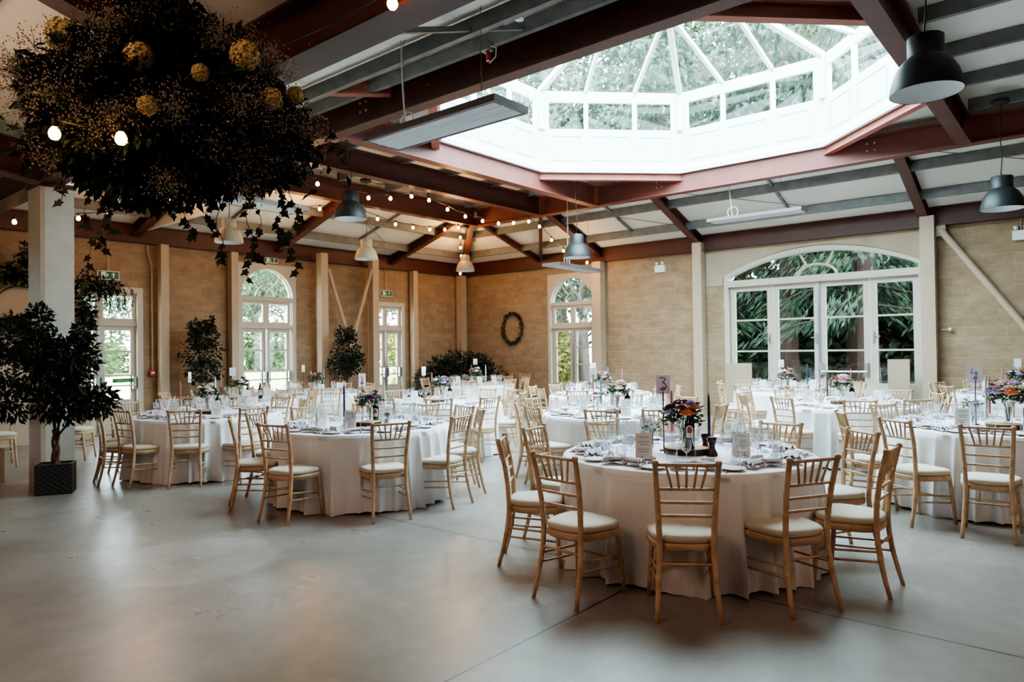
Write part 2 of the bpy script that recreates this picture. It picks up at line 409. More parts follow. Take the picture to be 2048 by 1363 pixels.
# octagon under the roof lantern
OX0, OX1, OY0, OY1, OC = 6.24, 13.22, 1.66, 8.58, 2.05
OCT = [(OX1, OY1 - OC), (OX1 - OC, OY1), (OX0 + OC, OY1), (OX0, OY1 - OC), (OX0, OY0 + OC), (OX0 + OC, OY0), (OX1 - OC, OY0), (OX1, OY0 + OC)]
ZT = 5.16
mb = MB()
mb.plate([rect(OX0 - 0.06, OX1 + 0.18, -6, 12.39), OCT], lambda u, v, w: Vector((u, v, 5.30 + w)), 0, 0.12)
def sheet(ps):
    n = len(ps); mb.add(list(ps) + [(p[0], p[1], p[2] + 0.12) for p in ps], [tuple(range(n)), tuple(range(2 * n - 1, n - 1, -1))] + [(i, n + i, n + (i + 1) % n, (i + 1) % n) for i in range(n)])
zr = lambda x: 4.96 - 0.357 * (x - 13.3)
zl = lambda y: 4.96 - 0.30 * (y - 12.3)
sheet([(13.25, -6, zr(13.25)), (13.25, 12.2, zr(13.25)), (15.9, 15.3, zr(15.9)), (15.9, -6, zr(15.9))])
sheet([(13.25, 12.2, zl(12.2)), (6.2, 12.2, zl(12.2)), (3.0, 15.3, zl(15.3)), (15.9, 15.3, zl(15.3))])
sheet([(6.24, -6, 5.30), (2.9, -6, 4.12), (2.9, 15.3, 4.12), (6.24, 12.2, 5.30)])
sheet([(2.9, -6, 4.12), (-7.2, -6, 7.2), (-7.2, 15.3, 7.2), (2.9, 15.3, 4.12)])
mb.box((13.36, 3.1, 5.16), (0.08, 18.4, 0.56)).box((9.75, 12.34, 5.16), (7.2, 0.08, 0.56)).box((6.2, 13.8, 4.75), (0.08, 3.0, 1.3))
fixnormals(struct('ceiling', mb, M['sheet']))
struct('wall_gable', MB().plate([[(-7, 4.5), (3.0, 4.0), (3.0, 4.2), (-7, 7.3)]], FL, 0.0, 0.3), M['brickx'])

# ------------------------------------------------------------------ steelwork
def beam(label, p0, p1, w=0.2, h=0.43, m='steel', group='red oxide roof beams', name='roof_beam', bolts=()):
    o = fixnormals(MB().ibeam(p0, p1, w, h).build(name, M[m]))
    tag(o, label, 'beam', group)
    for b in bolts:
        bm = MB()
        for q in b: bm.ball(q, 0.017, 6, 4)
        bm.build('bolt', M['chrome'], o, world=True)
    return o
B = 4.73
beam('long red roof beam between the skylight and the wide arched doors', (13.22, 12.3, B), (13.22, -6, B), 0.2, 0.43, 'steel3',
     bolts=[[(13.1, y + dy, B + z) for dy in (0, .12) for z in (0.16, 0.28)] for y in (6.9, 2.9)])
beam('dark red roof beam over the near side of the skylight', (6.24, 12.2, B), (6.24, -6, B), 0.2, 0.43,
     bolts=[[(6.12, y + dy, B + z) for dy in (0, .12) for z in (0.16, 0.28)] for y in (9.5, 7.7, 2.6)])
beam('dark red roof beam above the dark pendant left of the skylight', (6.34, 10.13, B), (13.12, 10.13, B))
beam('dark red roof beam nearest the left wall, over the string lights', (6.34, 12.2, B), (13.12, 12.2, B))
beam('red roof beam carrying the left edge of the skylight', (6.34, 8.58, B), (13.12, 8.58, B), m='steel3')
beam('red roof beam carrying the right edge of the skylight', (6.34, 1.62, B), (13.12, 1.62, B))
beam('low dark red valley beam running over the white column', (2.9, 15.0, 3.62), (2.9, -6, 3.62), 0.26, 0.42)
def diag(label, a, b):
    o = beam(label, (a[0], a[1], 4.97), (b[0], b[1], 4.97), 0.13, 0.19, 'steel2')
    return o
# trimmer beams, skylight painted in as a paler red
diag('short skylit red beam across the far corner under the skylight', OCT[1], OCT[0])
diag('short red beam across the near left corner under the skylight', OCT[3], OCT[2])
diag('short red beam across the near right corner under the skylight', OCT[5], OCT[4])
diag('short skylit red beam across the right corner under the skylight', OCT[7], OCT[6])
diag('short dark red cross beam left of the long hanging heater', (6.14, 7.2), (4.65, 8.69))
# rafters down to the right wall
for y, lab in ((9.98, 'broad dark red rafter falling to the right wall by the arched window'), (7.2, 'red rafter falling to the column left of the wide arched doors'), (2.58, 'red rafter falling to the column right of the wide arched doors'), (-1.6, 'red rafter falling to the right wall outside the doors')):
    beam(lab, (13.3, y, B), (15.5, y, 3.945), 0.17, 0.21, group='red rafters to the right wall', name='rafter')
for x, lab in ((6.0, 'red rafter falling to the left wall behind the white column'), (9.2, 'red rafter falling to the left wall beside the tall arched window'), (12.65, 'red rafter falling to the left wall near the far corner')):
    beam(lab, (x, 12.3, B), (x, 14.95, 3.93), 0.17, 0.21, group='red rafters to the left wall', name='rafter')
beam('red hip rafter lit orange, falling into the far corner', (13.1, 12.3, 4.73), (15.5, 14.9, 3.9), 0.16, 0.2, name='rafter')
beam('slim red rafter falling to the right wall between wreath and arched window', (13.3, 12.15, 4.78), (15.5, 11.98, 4.0), 0.11, 0.13, name='rafter')
beam('slim red diagonal brace seen upright near the far corner', (13.35, 10.25, 4.76), (15.42, 11.85, 4.02), 0.09, 0.11, name='roof_brace')
beam('dark red eave beam along the top of the left wall', (-7, 14.9, 3.83), (15.5, 14.9, 3.83), 0.18, 0.36, group='eave beams')
beam('dark red eave beam along the top of the right wall', (15.5, 14.9, 3.83), (15.5, -6, 3.83), 0.18, 0.36, group='eave beams')
beam('dark red beam running left from the top of the white column', (2.75, 9.5, 3.58), (-6.5, 9.5, 4.9), 0.24, 0.42, name='rafter')
beam('red beam high at the left behind the hanging flowers', (2.75, 5.6, 3.75), (-6.5, 5.6, 6.4), 0.2, 0.36, name='rafter')

# galvanised purlins
def purlin(p0, p1, lab, group, h=0.17):
    o = fixnormals(MB().extr(p0, p1, [(-0.035, 0), (0.035, 0), (0.035, h), (-0.035, h)]).build('purlin', M['galv']))
    tag(o, lab, 'purlin', group)
for x, w in ((13.85, 'upper'), (14.8, 'lower')):
    purlin((x, -6, zr(x) - 0.172), (x, {'upper': 12.9, 'lower': 14.0}[w], zr(x) - 0.172), 'grey steel purlin, %s one on the slope above the right wall' % w, 'grey purlins on the right slope')
for y, w in ((13.1, 'upper'), (14.15, 'lower')):
    purlin((3.6 if w == 'lower' else 5, y, zl(y) - 0.172), ({'upper': 14.1, 'lower': 15.1}[w], y, zl(y) - 0.172), 'grey steel purlin, %s one on the slope above the left wall' % w, 'grey purlins on the left slope')
for i, x in enumerate((7.62, 8.89, 10.16, 11.43, 12.69)):
    purlin((x, 1.5, 5.125), (x, -6, 5.125), 'grey steel purlin right of the skylight, %s from the wide doors side' % ['fifth', 'fourth', 'third', 'second', 'first'][i], 'grey purlins right of the skylight')
for i, x in enumerate((7.62, 8.89, 10.16, 11.43, 12.69)):
    purlin((x, 8.7, 5.125), (x, 12.1, 5.125), 'grey steel purlin left of the skylight, %s from the far corner' % ['fifth', 'fourth', 'third', 'second', 'first'][i], 'grey purlins left of the skylight')
zn = lambda x: 4.12 + 1.18 * (x - 2.9) / 3.34
for i, x in enumerate((4.0, 5.1, 5.95)):
    purlin((x, 12.0, zn(x) - 0.2), (x, -6, zn(x) - 0.2), 'dark grey purlin on the near slope, %s above the long hanging heater' % ['lowest', 'middle', 'highest'][i], 'grey purlins on the near slope', 0.16)
for i, x in enumerate((1.6, 0.2, -1.2)):
    zz = 4.12 + (2.9 - x) * 3.08 / 10.1
    purlin((x, 15, zz - 0.2), (x, -6, zz - 0.2), 'dark grey purlin above the hanging flowers, %s one' % ['lowest', 'middle', 'highest'][i], 'grey purlins above the hanging flowers', 0.16)
# slim anti-sag bars between purlins
for i, (p, q, lab) in enumerate([((13.5, 4.9, 4.84), (14.85, 4.9, 4.36), 'slim grey sag bar above the exit sign over the wide doors'), ((13.5, 8.6, 4.84), (14.85, 8.6, 4.36), 'slim grey sag bar above the twin spot lamp'),
                               ((13.5, 0.3, 4.84), (14.85, 0.3, 4.36), 'slim grey sag bar beside the right dark pendant'), ((7.6, 12.6, 4.82), (7.6, 14.2, 4.36), 'slim grey sag bar above the V brace'),
                               ((11.0, 12.6, 4.82), (11.0, 14.2, 4.36), 'slim grey sag bar near the far corner'), ((4.1, 4.75, 4.4), (5.9, 4.75, 5.05), 'slim grey sag bar above the long hanging heater')]):
    tag(MB().bar(p, q, 0.05, 0.05).build('sag_bar', M['galv']), lab, 'steel bar', 'slim sag bars between purlins')
for p, q, lab in [((13.4, 7.0, 4.86), (14.8, 4.4, 4.38), 'thin wire brace over the wide arched doors'), ((13.4, 2.4, 4.86), (14.8, -0.2, 4.38), 'thin wire brace behind the right dark pendant'), ((13.4, 9.7, 4.86), (14.8, 7.4, 4.38), 'thin wire brace left of the white heater'), ((9.3, 12.5, 4.86), (11.8, 14.1, 4.37), 'thin wire brace behind the beige pendants')]:
    tag(MB().tube([p, q], 0.008, 5).build('wire_brace', M['galv']), lab, 'wire', 'thin roof wire braces')

# columns against the walls
def column(label, x, y, w, d, z=3.83, m='cream', name='steel_column', collar=True):
    t = thing(name, label, 'column', (x, y, 0))
    MB().box((0, 0, z / 2), (w, d, z)).build('shaft', M[m], t)
    if collar: MB().box((0, 0, 0.012), (w + 0.12, d + 0.12, 0.024)).build('base_plate', M[m], t)
    return t
column('cream column left of the wide arched doors', 15.42, 7.2, 0.24, 0.22, 4.02)
column('cream column right of the wide arched doors', 15.42, 2.52, 0.24, 0.24, 4.02)
column('cream column right of the arched window in the right wall', 15.42, 9.98, 0.24, 0.26)
column('cream column in the far corner behind the bush', 15.3, 14.8, 0.22, 0.22)
column('cream column by the red alarm point', 6.5, 14.82, 0.16, 0.2)
column('cream column at the left edge of the tall arched window', 8.04, 14.84, 0.16, 0.18)
column('cream column at the left foot of the V brace', 10.22, 14.6, 0.2, 0.2, 4.0)
column('cream column at the right foot of the V brace', 11.8, 14.6, 0.2, 0.2, 4.0)
column('cream column right of the door near the far corner', 13.42, 14.84, 0.16, 0.18)
column('cream column behind the left edge by the planter', 2.75, 14.7, 0.2, 0.2)
# thick white clad column at the left
t = thing('clad_column', 'thick white clad column behind the potted tree in the black planter', 'column', (2.95, 9.74, 0))
MB().box((0, 0, 1.8), (0.36, 0.42, 3.6)).build('cladding', M['colw'], t)
MB().box((-0.16, -0.22, 1.78), (0.05, 0.02, 3.55)).build('edge_trim', M['cream'], t)
MB().box((0, 0, 3.595), (0.40, 0.46, 0.05)).build('cap', M['steel'], t)
MB().tube([(0.183, -0.1, 0.1), (0.187, -0.1, 2.2)], 0.012, 6).build('conduit', M['cream'], t)

# V brace and diagonal brace on the walls
tag(MB().tube([(10.36, 14.55, 3.62), (11.02, 14.55, 1.72)], 0.05, 10).tube([(11.7, 14.55, 3.72), (11.02, 14.55, 1.72)], 0.05, 10).tube([(11.02, 14.55, 1.72), (10.5, 14.55, 0.05)], 0.05, 10).build('wall_brace', M['cream']), 'cream V-shaped tube brace on the left wall above a potted tree', 'brace')
t = thing('wall_brace', 'cream diagonal tube brace at the right end of the wall', 'brace', (15.45, 2.33, 0))
MB().tube([(15.45, 2.31, 3.74), (15.45, 0.2, 0.6)], 0.062, 12).build('tube', M['cream'], t, world=True)
MB().box((15.45, 2.33, 3.74), (0.03, 0.2, 0.22)).build('gusset_plate', M['cream'], t, world=True)

# ------------------------------------------------------------------ doors and windows
def hframe(loops, fr, d0, d1): return fixnormals_mb(MB().plate(loops, fr, d0, d1))
def fixnormals_mb(mb): return mb
def part(mb, name, m, par, label=None):
    o = mb.build(name, M[m] if isinstance(m, str) else m, par, world=True); 
    if len(o.data.polygons) < 4000: fixnormals(o)
    if label: o['label'] = label
    return o
def leafdoor(par, fr, u0, u1, v0, v1, panes, m='white', glass='glass', st=0.1, d=(0.1, 0.16)):
    lf = part(MB().plate([rect(u0, u1, v0, v1)] + [rect(u0 + st, u1 - st, a, b) for a, b in panes], fr, d[0], d[1]), 'door_leaf', m, par)
    g = MB()
    for a, b in panes: g.add([fr(u0 + st, a, 0.13), fr(u1 - st, a, 0.13), fr(u1 - st, b, 0.13), fr(u0 + st, b, 0.13)], [(0, 1, 2, 3)])
    g.build('pane', M[glass], lf, world=True)
    return lf
def pushbar(par, fr, u0, u1, z):
    o = part(MB().tube([fr(u0, z, 0.0), fr(u1, z, 0.0)], 0.016, 8), 'push_bar', 'chrome', par)
    for u in (u0, u1):
        mb = MB(); p = fr(u, z + 0.05, 0.05); q = fr(u, z, 0.0)
        mb.bar(fr(u, z - 0.07, 0.045), fr(u, z + 0.18, 0.045), 0.05, 0.06); part(mb, 'bracket', 'chrome', o)
def rail_panes(v0, rails, v1, t=0.018):
    ps = []; a = v0
    for r in rails: ps.append((a, r - t)); a = r + t
    return ps + [(a, v1)]

def french(idx, fr, u0, u1, top, arch=None, lab='', green=False, bars=True):
    w = thing('door_%d' % idx, lab, 'door', fr((u0 + u1) / 2, 0, 0.1), kind='structure')
    fw_ = 0.11; tz = 2.2
    c = (u0 + u1) / 2
    if arch:
        part(MB().plate([[(u0, 0), (u0 + fw_ * 0.8, 0)] + archpts(u0 + fw_ * .8, u1 - fw_ * .8, arch[0], arch[0], arch[1])[::-1] + [(u1 - fw_ * .8, 0), (u1, 0), (u1, top), (u0, top)]], fr, 0.0, 0.2), 'frame', 'white', w)
    else:
        part(MB().plate([[(u0, 0), (u0 + fw_, 0), (u0 + fw_, top - fw_), (u1 - fw_, top - fw_), (u1 - fw_, 0), (u1, 0), (u1, top), (u0, top)]], fr, 0.0, 0.2), 'frame', 'white', w)
    a0, a1 = u0 + fw_, u1 - fw_
    part(MB().plate([rect(a0 - 0.02, a1 + 0.02, 2.15, 2.23)], fr, 0.04, 0.17), 'transom', 'white', w)
    ttop = (arch[0] - 0.1) if arch else top - fw_
    # lights over the doors
    st = 0.075
    tl = part(MB().plate([rect(a0, a1, 2.23, ttop), rect(a0 + st, c - st, 2.23 + st, ttop - st), rect(c + st, a1 - st, 2.23 + st, ttop - st)], fr, 0.08, 0.14), 'transom_light', 'white', w)
    MB().add([fr(a0, 2.25, 0.12), fr(a1, 2.25, 0.12), fr(a1, ttop, 0.12), fr(a0, ttop, 0.12)], [(0, 1, 2, 3)]).build('pane', M['glass'], tl, world=True)
    if arch:
        part(MB().plate([rect(a0 - 0.02, a1 + 0.02, arch[0] - 0.1, arch[0])], fr, 0.03, 0.17), 'transom', 'white', w)
        fan = archpts(u0 + fw_ * .8, u1 - fw_ * .8, arch[0], arch[0], arch[1], 24)
        R = (u1 - u0) / 2 - fw_ * .8
        mb = MB(); 
        mb.tube([fr(c + 0.36 * R * cos(pi * i / 14), arch[0] + 0.36 * R * sin(pi * i / 14), 0.1) for i in range(15)], 0.018, 6)
        for an in (50, 130): 
            ca, sa = cos(radians(an)), sin(radians(an)); h_ = arch[1] - arch[0]
            mb.tube([fr(c + 0.36 * R * ca, arch[0] + 0.36 * R * sa, 0.1), fr(c + R * ca, arch[0] + min(h_, R * sa), 0.1)], 0.016, 6)
        mb.tube([fr(u, v, 0.1) for u, v in fan], 0.025, 6)
        fo = part(mb, 'fanlight', 'white', w)
        MB().add([fr(u, v, 0.12) for u, v in fan], [tuple(range(len(fan)))]).build('pane', M['glass'], fo, world=True)
    for k in (0, 1):
        l0, l1 = (a0, c - 0.006) if k == 0 else (c + 0.006, a1)
        lf = leafdoor(w, fr, l0, l1, 0.0, 2.15, rail_panes(0.68, [1.165, 1.64], 2.06))
        if bars: pushbar(lf, fr, l0 + 0.05, l1 - 0.05, 0.96)
    part(MB().plate([rect(c - 0.03, c + 0.03, 0.02, 2.14)], fr, 0.07, 0.1), 'meeting_strip', 'chrome', w)
    return w
d1 = french(1, FL, *D1, lab='white French doors in the left wall behind the white column')
french(2, FL, *W1, arch=(2.9, 3.55), lab='tall white arched French doors in the left wall')
french(3, FL, *D3, lab='white French doors in the left wall near the far corner')
french(4, FR, *W2, arch=(2.87, 3.52), lab='white arched French doors in the right wall beside the wreath', bars=False)
french(6, FL, *D0, lab='white French doors in the left wall beyond the left edge')
# green push-bar sticker on the first doors
st_ = part(MB().plate([rect(5.62, 5.98, 1.02, 1.1)], FL, 0.06, 0.09), 'door_sticker', 'brightgreen', d1)
def text_mesh(s, size, fr, u, v, w, m, par, name='lettering'):
    cu = bpy.data.curves.new('t', 'FONT'); cu.body = s; cu.size = size; cu.align_x = 'CENTER'; cu.align_y = 'CENTER'
    to = bpy.data.objects.new('t', cu); C.objects.link(to)
    dg = bpy.context.evaluated_depsgraph_get(); me = bpy.data.meshes.new_from_object(to.evaluated_get(dg))
    C.objects.unlink(to); bpy.data.objects.remove(to); bpy.data.curves.remove(cu)
    mb = MB().add([fr(u + p.co.x, v + p.co.y, w) for p in me.vertices], [tuple(p.vertices) for p in me.polygons])
    bpy.data.meshes.remove(me)
    return mb.build(name, M[m] if isinstance(m, str) else m, par, world=True)
text_mesh('Push bar to open', 0.034, FL, 5.82, 1.06, 0.055, 'signw', st_)

# wide arched doors
w4 = thing('door_5', 'wide white double doors under a shallow arch, dark trees outside', 'door', (15.7, 4.64, 0), kind='structure')
u0, u1 = D4[0], D4[1]
oarc = archpts(u0, u1, 3.2, 3.2, 3.70, 32); iarc = archpts(u0 + 0.09, u1 - 0.09, 3.17, 3.17, 3.60, 32)
mb = MB().plate([[(u0, 0), (u0 + 0.09, 0)] + iarc[::-1] + [(u1 - 0.09, 0), (u1, 0)] + oarc], FR, -0.03, 0.2)
part(mb, 'frame', 'white', w4)
part(MB().plate([rect(u0 + 0.05, u1 - 0.05, 2.95, 3.09)], FR, -0.02, 0.18), 'transom', 'white', w4)
fan = [(u0 + 0.09, 3.09), (u1 - 0.09, 3.09)] + iarc
c = (u0 + u1) / 2
mb = MB().tube([FR(c + 0.40 * cos(pi * i / 16), 3.09 + 0.24 * sin(pi * i / 16), 0.08) for i in range(17)], 0.028, 6)
mb.tube([FR(c + 0.2, 3.30, 0.08), FR(c + 0.36, 3.6, 0.08)], 0.024, 6).tube([FR(c - 0.2, 3.30, 0.08), FR(c - 0.36, 3.6, 0.08)], 0.024, 6)
fo = part(mb, 'fanlight', 'white', w4)
MB().add([FR(a, b, 0.12) for a, b in fan], [tuple(range(len(fan)))]).build('pane', M['dglass'], fo, world=True)
edges = [6.57, 5.595, 4.6, 3.62, 2.72]
for k in range(4):
    a, b = edges[k + 1] + 0.01, edges[k] - 0.01
    lf = leafdoor(w4, FR, a, b, 0.0, 2.95, rail_panes(0.80, [1.48, 2.18], 2.84), glass='dglass', st=0.112)
    if k in (0, 1, 3):
        uu = a + 0.06 if k in (0, 1) else b - 0.06
        part(MB().plate([rect(uu - 0.02, uu + 0.02, 1.62, 1.86)], FR, 0.085, 0.1).tube([FR(uu, 1.76, 0.06), FR(uu + (0.11 if k != 3 else -0.11), 1.76, 0.06)], 0.011, 6), 'handle', 'chrome', lf)
    if k == 2: pushbar(lf, FR, a + 0.05, b - 0.03, 1.04)
part(MB().plate([rect(4.585, 4.63, 0.02, 2.94)], FR, 0.06, 0.1), 'meeting_strip', 'chrome', w4)
# cream plaster panel above the wide doors
al = archpts(u0 - 0.02, u1 + 0.02, 3.18, 3.18, 3.72, 32)
o = MB().plate([[(7.1, 3.0), (7.1, 3.85), (2.62, 3.85), (2.62, 3.0), (u0 - 0.02, 3.0)] + al[::-1] + [(u1 + 0.02, 3.0)]], FR, -0.02, 0.0).build('trim_1', M['cream2'], org=(0, 0, 0))
fixnormals(o)['kind'] = 'structure'

# ------------------------------------------------------------------ roof lantern
cx, cy = (OX0 + OX1) / 2, (OY0 + OY1) / 2
sk = thing('roof_lantern', 'octagonal white glazed roof lantern above the tables', 'skylight', (cx, cy, ZT), kind=None)
def inset(k, z): return [Vector((cx + (x - cx) * k, cy + (y - cy) * k, z)) for x, y in OCT]
Z0, Z1, Z2, Z3, ZA = ZT - 0.02, 5.97, 6.56, 6.75, 7.62
K = 0.985
lo, l1_, l2_, l3_ = inset(K, Z0), inset(K, Z1), inset(K, Z2), inset(K, Z3)
apex = Vector((cx, cy, ZA))
for i in range(8):
    j = (i + 1) % 8
    a, b = lo[i], lo[j]; d = (b - a); L = d.length; d = d / L; nin = Vector((-d.y, d.x, 0)); 
    if nin.dot(Vector((cx, cy, 0)) - Vector((a.x, a.y, 0))) < 0: nin = -nin
    fr = (lambda a, d, nin: (lambda u, v, w: Vector((a.x, a.y, 0)) + d * u + nin * w + Vector((0, 0, v))))(a, d, nin)
    part(MB().plate([rect(0, L, Z0, Z1)], fr, -0.08, 0), 'curb_panel', 'lantern', sk)
    pm = MB()
    seg = [0.13] + [L * q for q in (0.325, 0.675)] + [L - 0.13]
    for s in range(3):
        q0, q1 = seg[s] + 0.09, seg[s + 1] - 0.09
        pm.plate([rect(q0, q1, Z0 + 0.22, Z1 - 0.1), rect(q0 + 0.03, q1 - 0.03, Z0 + 0.25, Z1 - 0.13)], fr, 0, 0.014)
    part(pm, 'panel_moulding', 'lantern', sk)
    part(MB().plate([rect(0.0, L, Z0 - 0.03, Z0 + 0.06)], fr, -0.02, 0.05), 'cornice', 'lantern', sk)
    o = MB().plate([rect(0.05, L - 0.05, Z0 + 0.062, Z0 + 0.075)], fr, 0.01, 0.04).build('led_strip', M['led'], sk, world=True)
    hol = [rect(seg[s] + 0.04, seg[s + 1] - 0.04, Z1 + 0.02, Z2 - 0.02) for s in range(3)]
    sf = part(MB().plate([rect(0, L, Z1, Z3)] + hol, fr, -0.07, 0.0), 'side_window', 'lantern', sk)
    MB().add([fr(0.1, Z1, -0.04), fr(L - 0.1, Z1, -0.04), fr(L - 0.1, Z2, -0.04), fr(0.1, Z2, -0.04)], [(0, 1, 2, 3)]).build('pane', M['rglass'], sf, world=True)
    part(MB().tube([l1_[i] + nin * 0.01, l3_[i] + nin * 0.01], 0.07, 8), 'corner_post', 'lantern', sk)
    part(MB().bar(l3_[i], apex, 0.10, 0.10), 'hip_bar', 'lantern', sk)
    gb = MB()
    for q in (0.325, 0.675):
        p = l3_[i].lerp(l3_[j], q); tq = 0.72
        gb.bar(p, p + (apex - (l3_[i] + l3_[j]) / 2) * tq, 0.065, 0.075)
    part(gb, 'glazing_bars', 'lantern', sk)
    MB().add([l3_[i] + Vector((0, 0, .02)), l3_[j] + Vector((0, 0, .02)), apex + Vector((0, 0, .02))], [(0, 1, 2)]).build('roof_pane', M['rglass'], sk, world=True)
part(MB().lathe([(0.001, -0.1), (0.16, -0.06), (0.16, 0.08)], 8, apex), 'finial_boss', 'lantern', sk)

# ------------------------------------------------------------------ chairs
def bamboo(mb, pts, r, n=8, rings=(0.2, 0.4, 0.6, 0.8)):
    mb.tube(pts, r, n)
    return mb
def ringed(mb, a, b, r0, r1, k, n=8):
    # turned post from a to b with k raised rings
    a, b = Vector(a), Vector(b); pts = []; rr = []
    for i in range(k + 1):
        t = i / k; p = a.lerp(b, t); r = r0 + (r1 - r0) * t
        if 0 < i < k:
            d = (b - a).normalized() * 0.006
            pts += [p - d * 1.4, p - d * 0.5, p + d * 0.5, p + d * 1.4]; rr += [r, r * 1.14, r * 1.14, r]
        else: pts.append(p); rr.append(r)
    mb.tube(pts, rr, n); return mb
SEAT_Z = 0.43
def rear_leg(s):
    mb = MB(); pts = []; rr = []
    for z, x, y, r in ((0.0, .178, -.262, .0135), (.10, .172, -.235, .0150), (.22, .163, -.208, .0165), (.225, .163, -.207, .0185), (.235, .162, -.205, .0185), (.24, .162, -.204, .0165), (.34, .156, -.190, .0175), (.43, .153, -.184, .018),
                       (.56, .158, -.190, .0175), (.565, .158, -.190, .0195), (.575, .159, -.191, .0195), (.58, .159, -.191, .0175), (.70, .166, -.208, .017), (.705, .166, -.208, .019), (.715, .167, -.210, .019), (.72, .167, -.211, .017), (.84, .174, -.238, .0165), (.898, .178, -.253, .016), (.902, .178, -.254, .020), (.912, .178, -.256, .021), (.920, .179, -.258, .016), (.9225, .179, -.259, .004)):
        pts.append((s * x, y, z)); rr.append(r)
    return mb.tube(pts, rr, 10)
def front_leg(s): return ringed(MB(), (s * .195, .190, 0), (s * .172, .150, SEAT_Z - .02), .0135, .018, 4, 10)
def yb(z): # rear plane offset of the back posts
    return -.184 - .26 * max(0, z - .5) ** 1.45
def xb(z): return .152 + .056 * max(0, z - .43)
def seat_poly(k=1.0, n=28, dz=0):
    ps = []
    for i in range(n):
        a = 2 * pi * i / n; ca, sa = cos(a), sin(a)
        e = 0.62
        x = math.copysign(abs(ca) ** e, ca); y = math.copysign(abs(sa) ** e, sa)
        w = 0.205 + 0.028 * y
        ps.append((x * w * k, y * 0.198 * k + 0.0))
    return ps
def seat_frame():
    mb = MB(); n = 28; p = seat_poly(1.0, n); q = seat_poly(.96, n)
    rows = [(.965, SEAT_Z - .045), (1.0, SEAT_Z - .038), (1.02, SEAT_Z - .012), (1.0, SEAT_Z), (.9, SEAT_Z)]
    vs = []; fs = []
    for k, z in rows: vs += [(x, y, z) for x, y in seat_poly(k, n)]
    for r in range(len(rows) - 1): fs += [(r * n + i, r * n + (i + 1) % n, (r + 1) * n + (i + 1) % n, (r + 1) * n + i) for i in range(n)]
    fs += [tuple(range(n - 1, -1, -1)), tuple(range((len(rows) - 1) * n, len(rows) * n))]
    return mb.add(vs, fs)
def cushion():
    n = 28; rows = [(.95, 0), (1.0, .008), (1.02, .022), (1.0, .036), (.93, .046), (.75, .053), (.4, .057), (.05, .058)]
    vs = []; fs = []
    for k, z in rows: vs += [(x, y, SEAT_Z + .002 + z) for x, y in seat_poly(k * .985, n)]
    for r in range(len(rows) - 1): fs += [(r * n + i, r * n + (i + 1) % n, (r + 1) * n + (i + 1) % n, (r + 1) * n + i) for i in range(n)]
    fs += [tuple(range(n - 1, -1, -1)), tuple(range((len(rows) - 1) * n, len(rows) * n))]
    return MB().add(vs, fs)
def brail(mb, z, r):
    x = xb(z); y = yb(z)
    return ringed(mb, (-x, y, z), (x, y, z), r, r, 4)
SP = [(-.118, -.082), (-.06, -.042), (0, 0), (.06, .042), (.118, .082)]
def spind(mb, i):
    t, b = SP[i]; return mb.tube([(b, yb(.752), .752), ((t + b) / 2, yb(.83), .83), (t, yb(.898), .898)], [.0062, .0085, .0066], 6)
STR = [((.1655, -.212, .215), (.1855, .173, .185)), ((.160, -.198, .275), (.183, .168, .245)), ((-.1655, -.212, .215), (-.1855, .173, .185)), ((-.160, -.198, .275), (-.183, .168, .245)),
       ((-.184, .171, .215), (.184, .171, .215)), ((-.158, -.196, .315), (.158, -.196, .315))]
meshes = {}
def make_chair(detail):
    t = thing('chiavari_chair', 'x', 'chair')
    for s in (-1, 1):
        rear_leg(s).build('leg', M['wood'], t, True); front_leg(s).build('leg', M['wood'], t, True)
    seat_frame().build('seat_frame', M['wood'], t, True)
    cushion().build('seat_cushion', M['cushion'], t, True)
    z = .896
    top = MB(); ringed(top, (-xb(z), yb(z), z), (xb(z), yb(z), z), .0105, .0105, 6)
    if detail:
        b = top.build('backrest', M['wood'], t, True)
        for zz in (.752, .672, .592): brail(MB(), zz, .0095).build('back_rail', M['wood'], b, True)
        for i in range(5): spind(MB(), i).build('spindle', M['wood'], b, True)
        for p, q in STR: ringed(MB(), p, q, .0078, .0078, 3, 6).build('stretcher', M['wood'], t, True)
    else:
        for zz in (.752, .672, .592): brail(top, zz, .0095)
        for i in range(5): spind(top, i)
        top.build('backrest', M['wood'], t, True)
        st = MB()
        for p, q in STR: st.tube([p, q], .0078, 6)
        st.build('stretcher', M['wood'], t, True)
    return t
protos = {True: make_chair(True), False: make_chair(False)}
used = {True: False, False: False}
def chair(x, y, face, label, detail=False, group=None):
    rz = radians(face) - pi / 2
    if not used[detail]:
        used[detail] = True; o = protos[detail]; o.location = (x, y, 0); o.rotation_euler = (0, 0, rz); o['label'] = label
        if group: o['group'] = group
        return o
    return dup(protos[detail], (x, y, 0), rz, label, group)

# ------------------------------------------------------------------ tables
TB = {  # key: centre and a phrase that finds the table
 'T3': (4.98, 2.45, 'the nearest table'),
 'T2': (4.88, 6.23, 'the table with the navy taper and X card'),
 'T1': (4.62, 9.22, 'the table beside the white column'),
 'T4': (8.30, .84, 'the right-hand table with the coral rose'),
 'T5': (7.62, 4.68, 'the table right behind the nearest table'),
 'T7': (7.75, 7.95, 'the middle table left of the aisle'),
 'T11': (10.40, 2.78, 'the nearer table facing the wide arched doors'),
 'T6': (10.57, 6.79, 'the table facing the right wall arched window'),
 'T10': (6.31, 11.44, 'the table by the tall left arched doors'),
 'T9': (8.27, 12.05, 'the table below the V brace'),
 'T8': (12.45, 11.6, 'the far corner table by the bush'),
 'T12': (13.3, 4.5, 'the farther table against the wide arched doors'),
 'T13': (14.0, 1.06, 'the far right table by the block wall'),
}
TH = 0.765; TR = 0.94
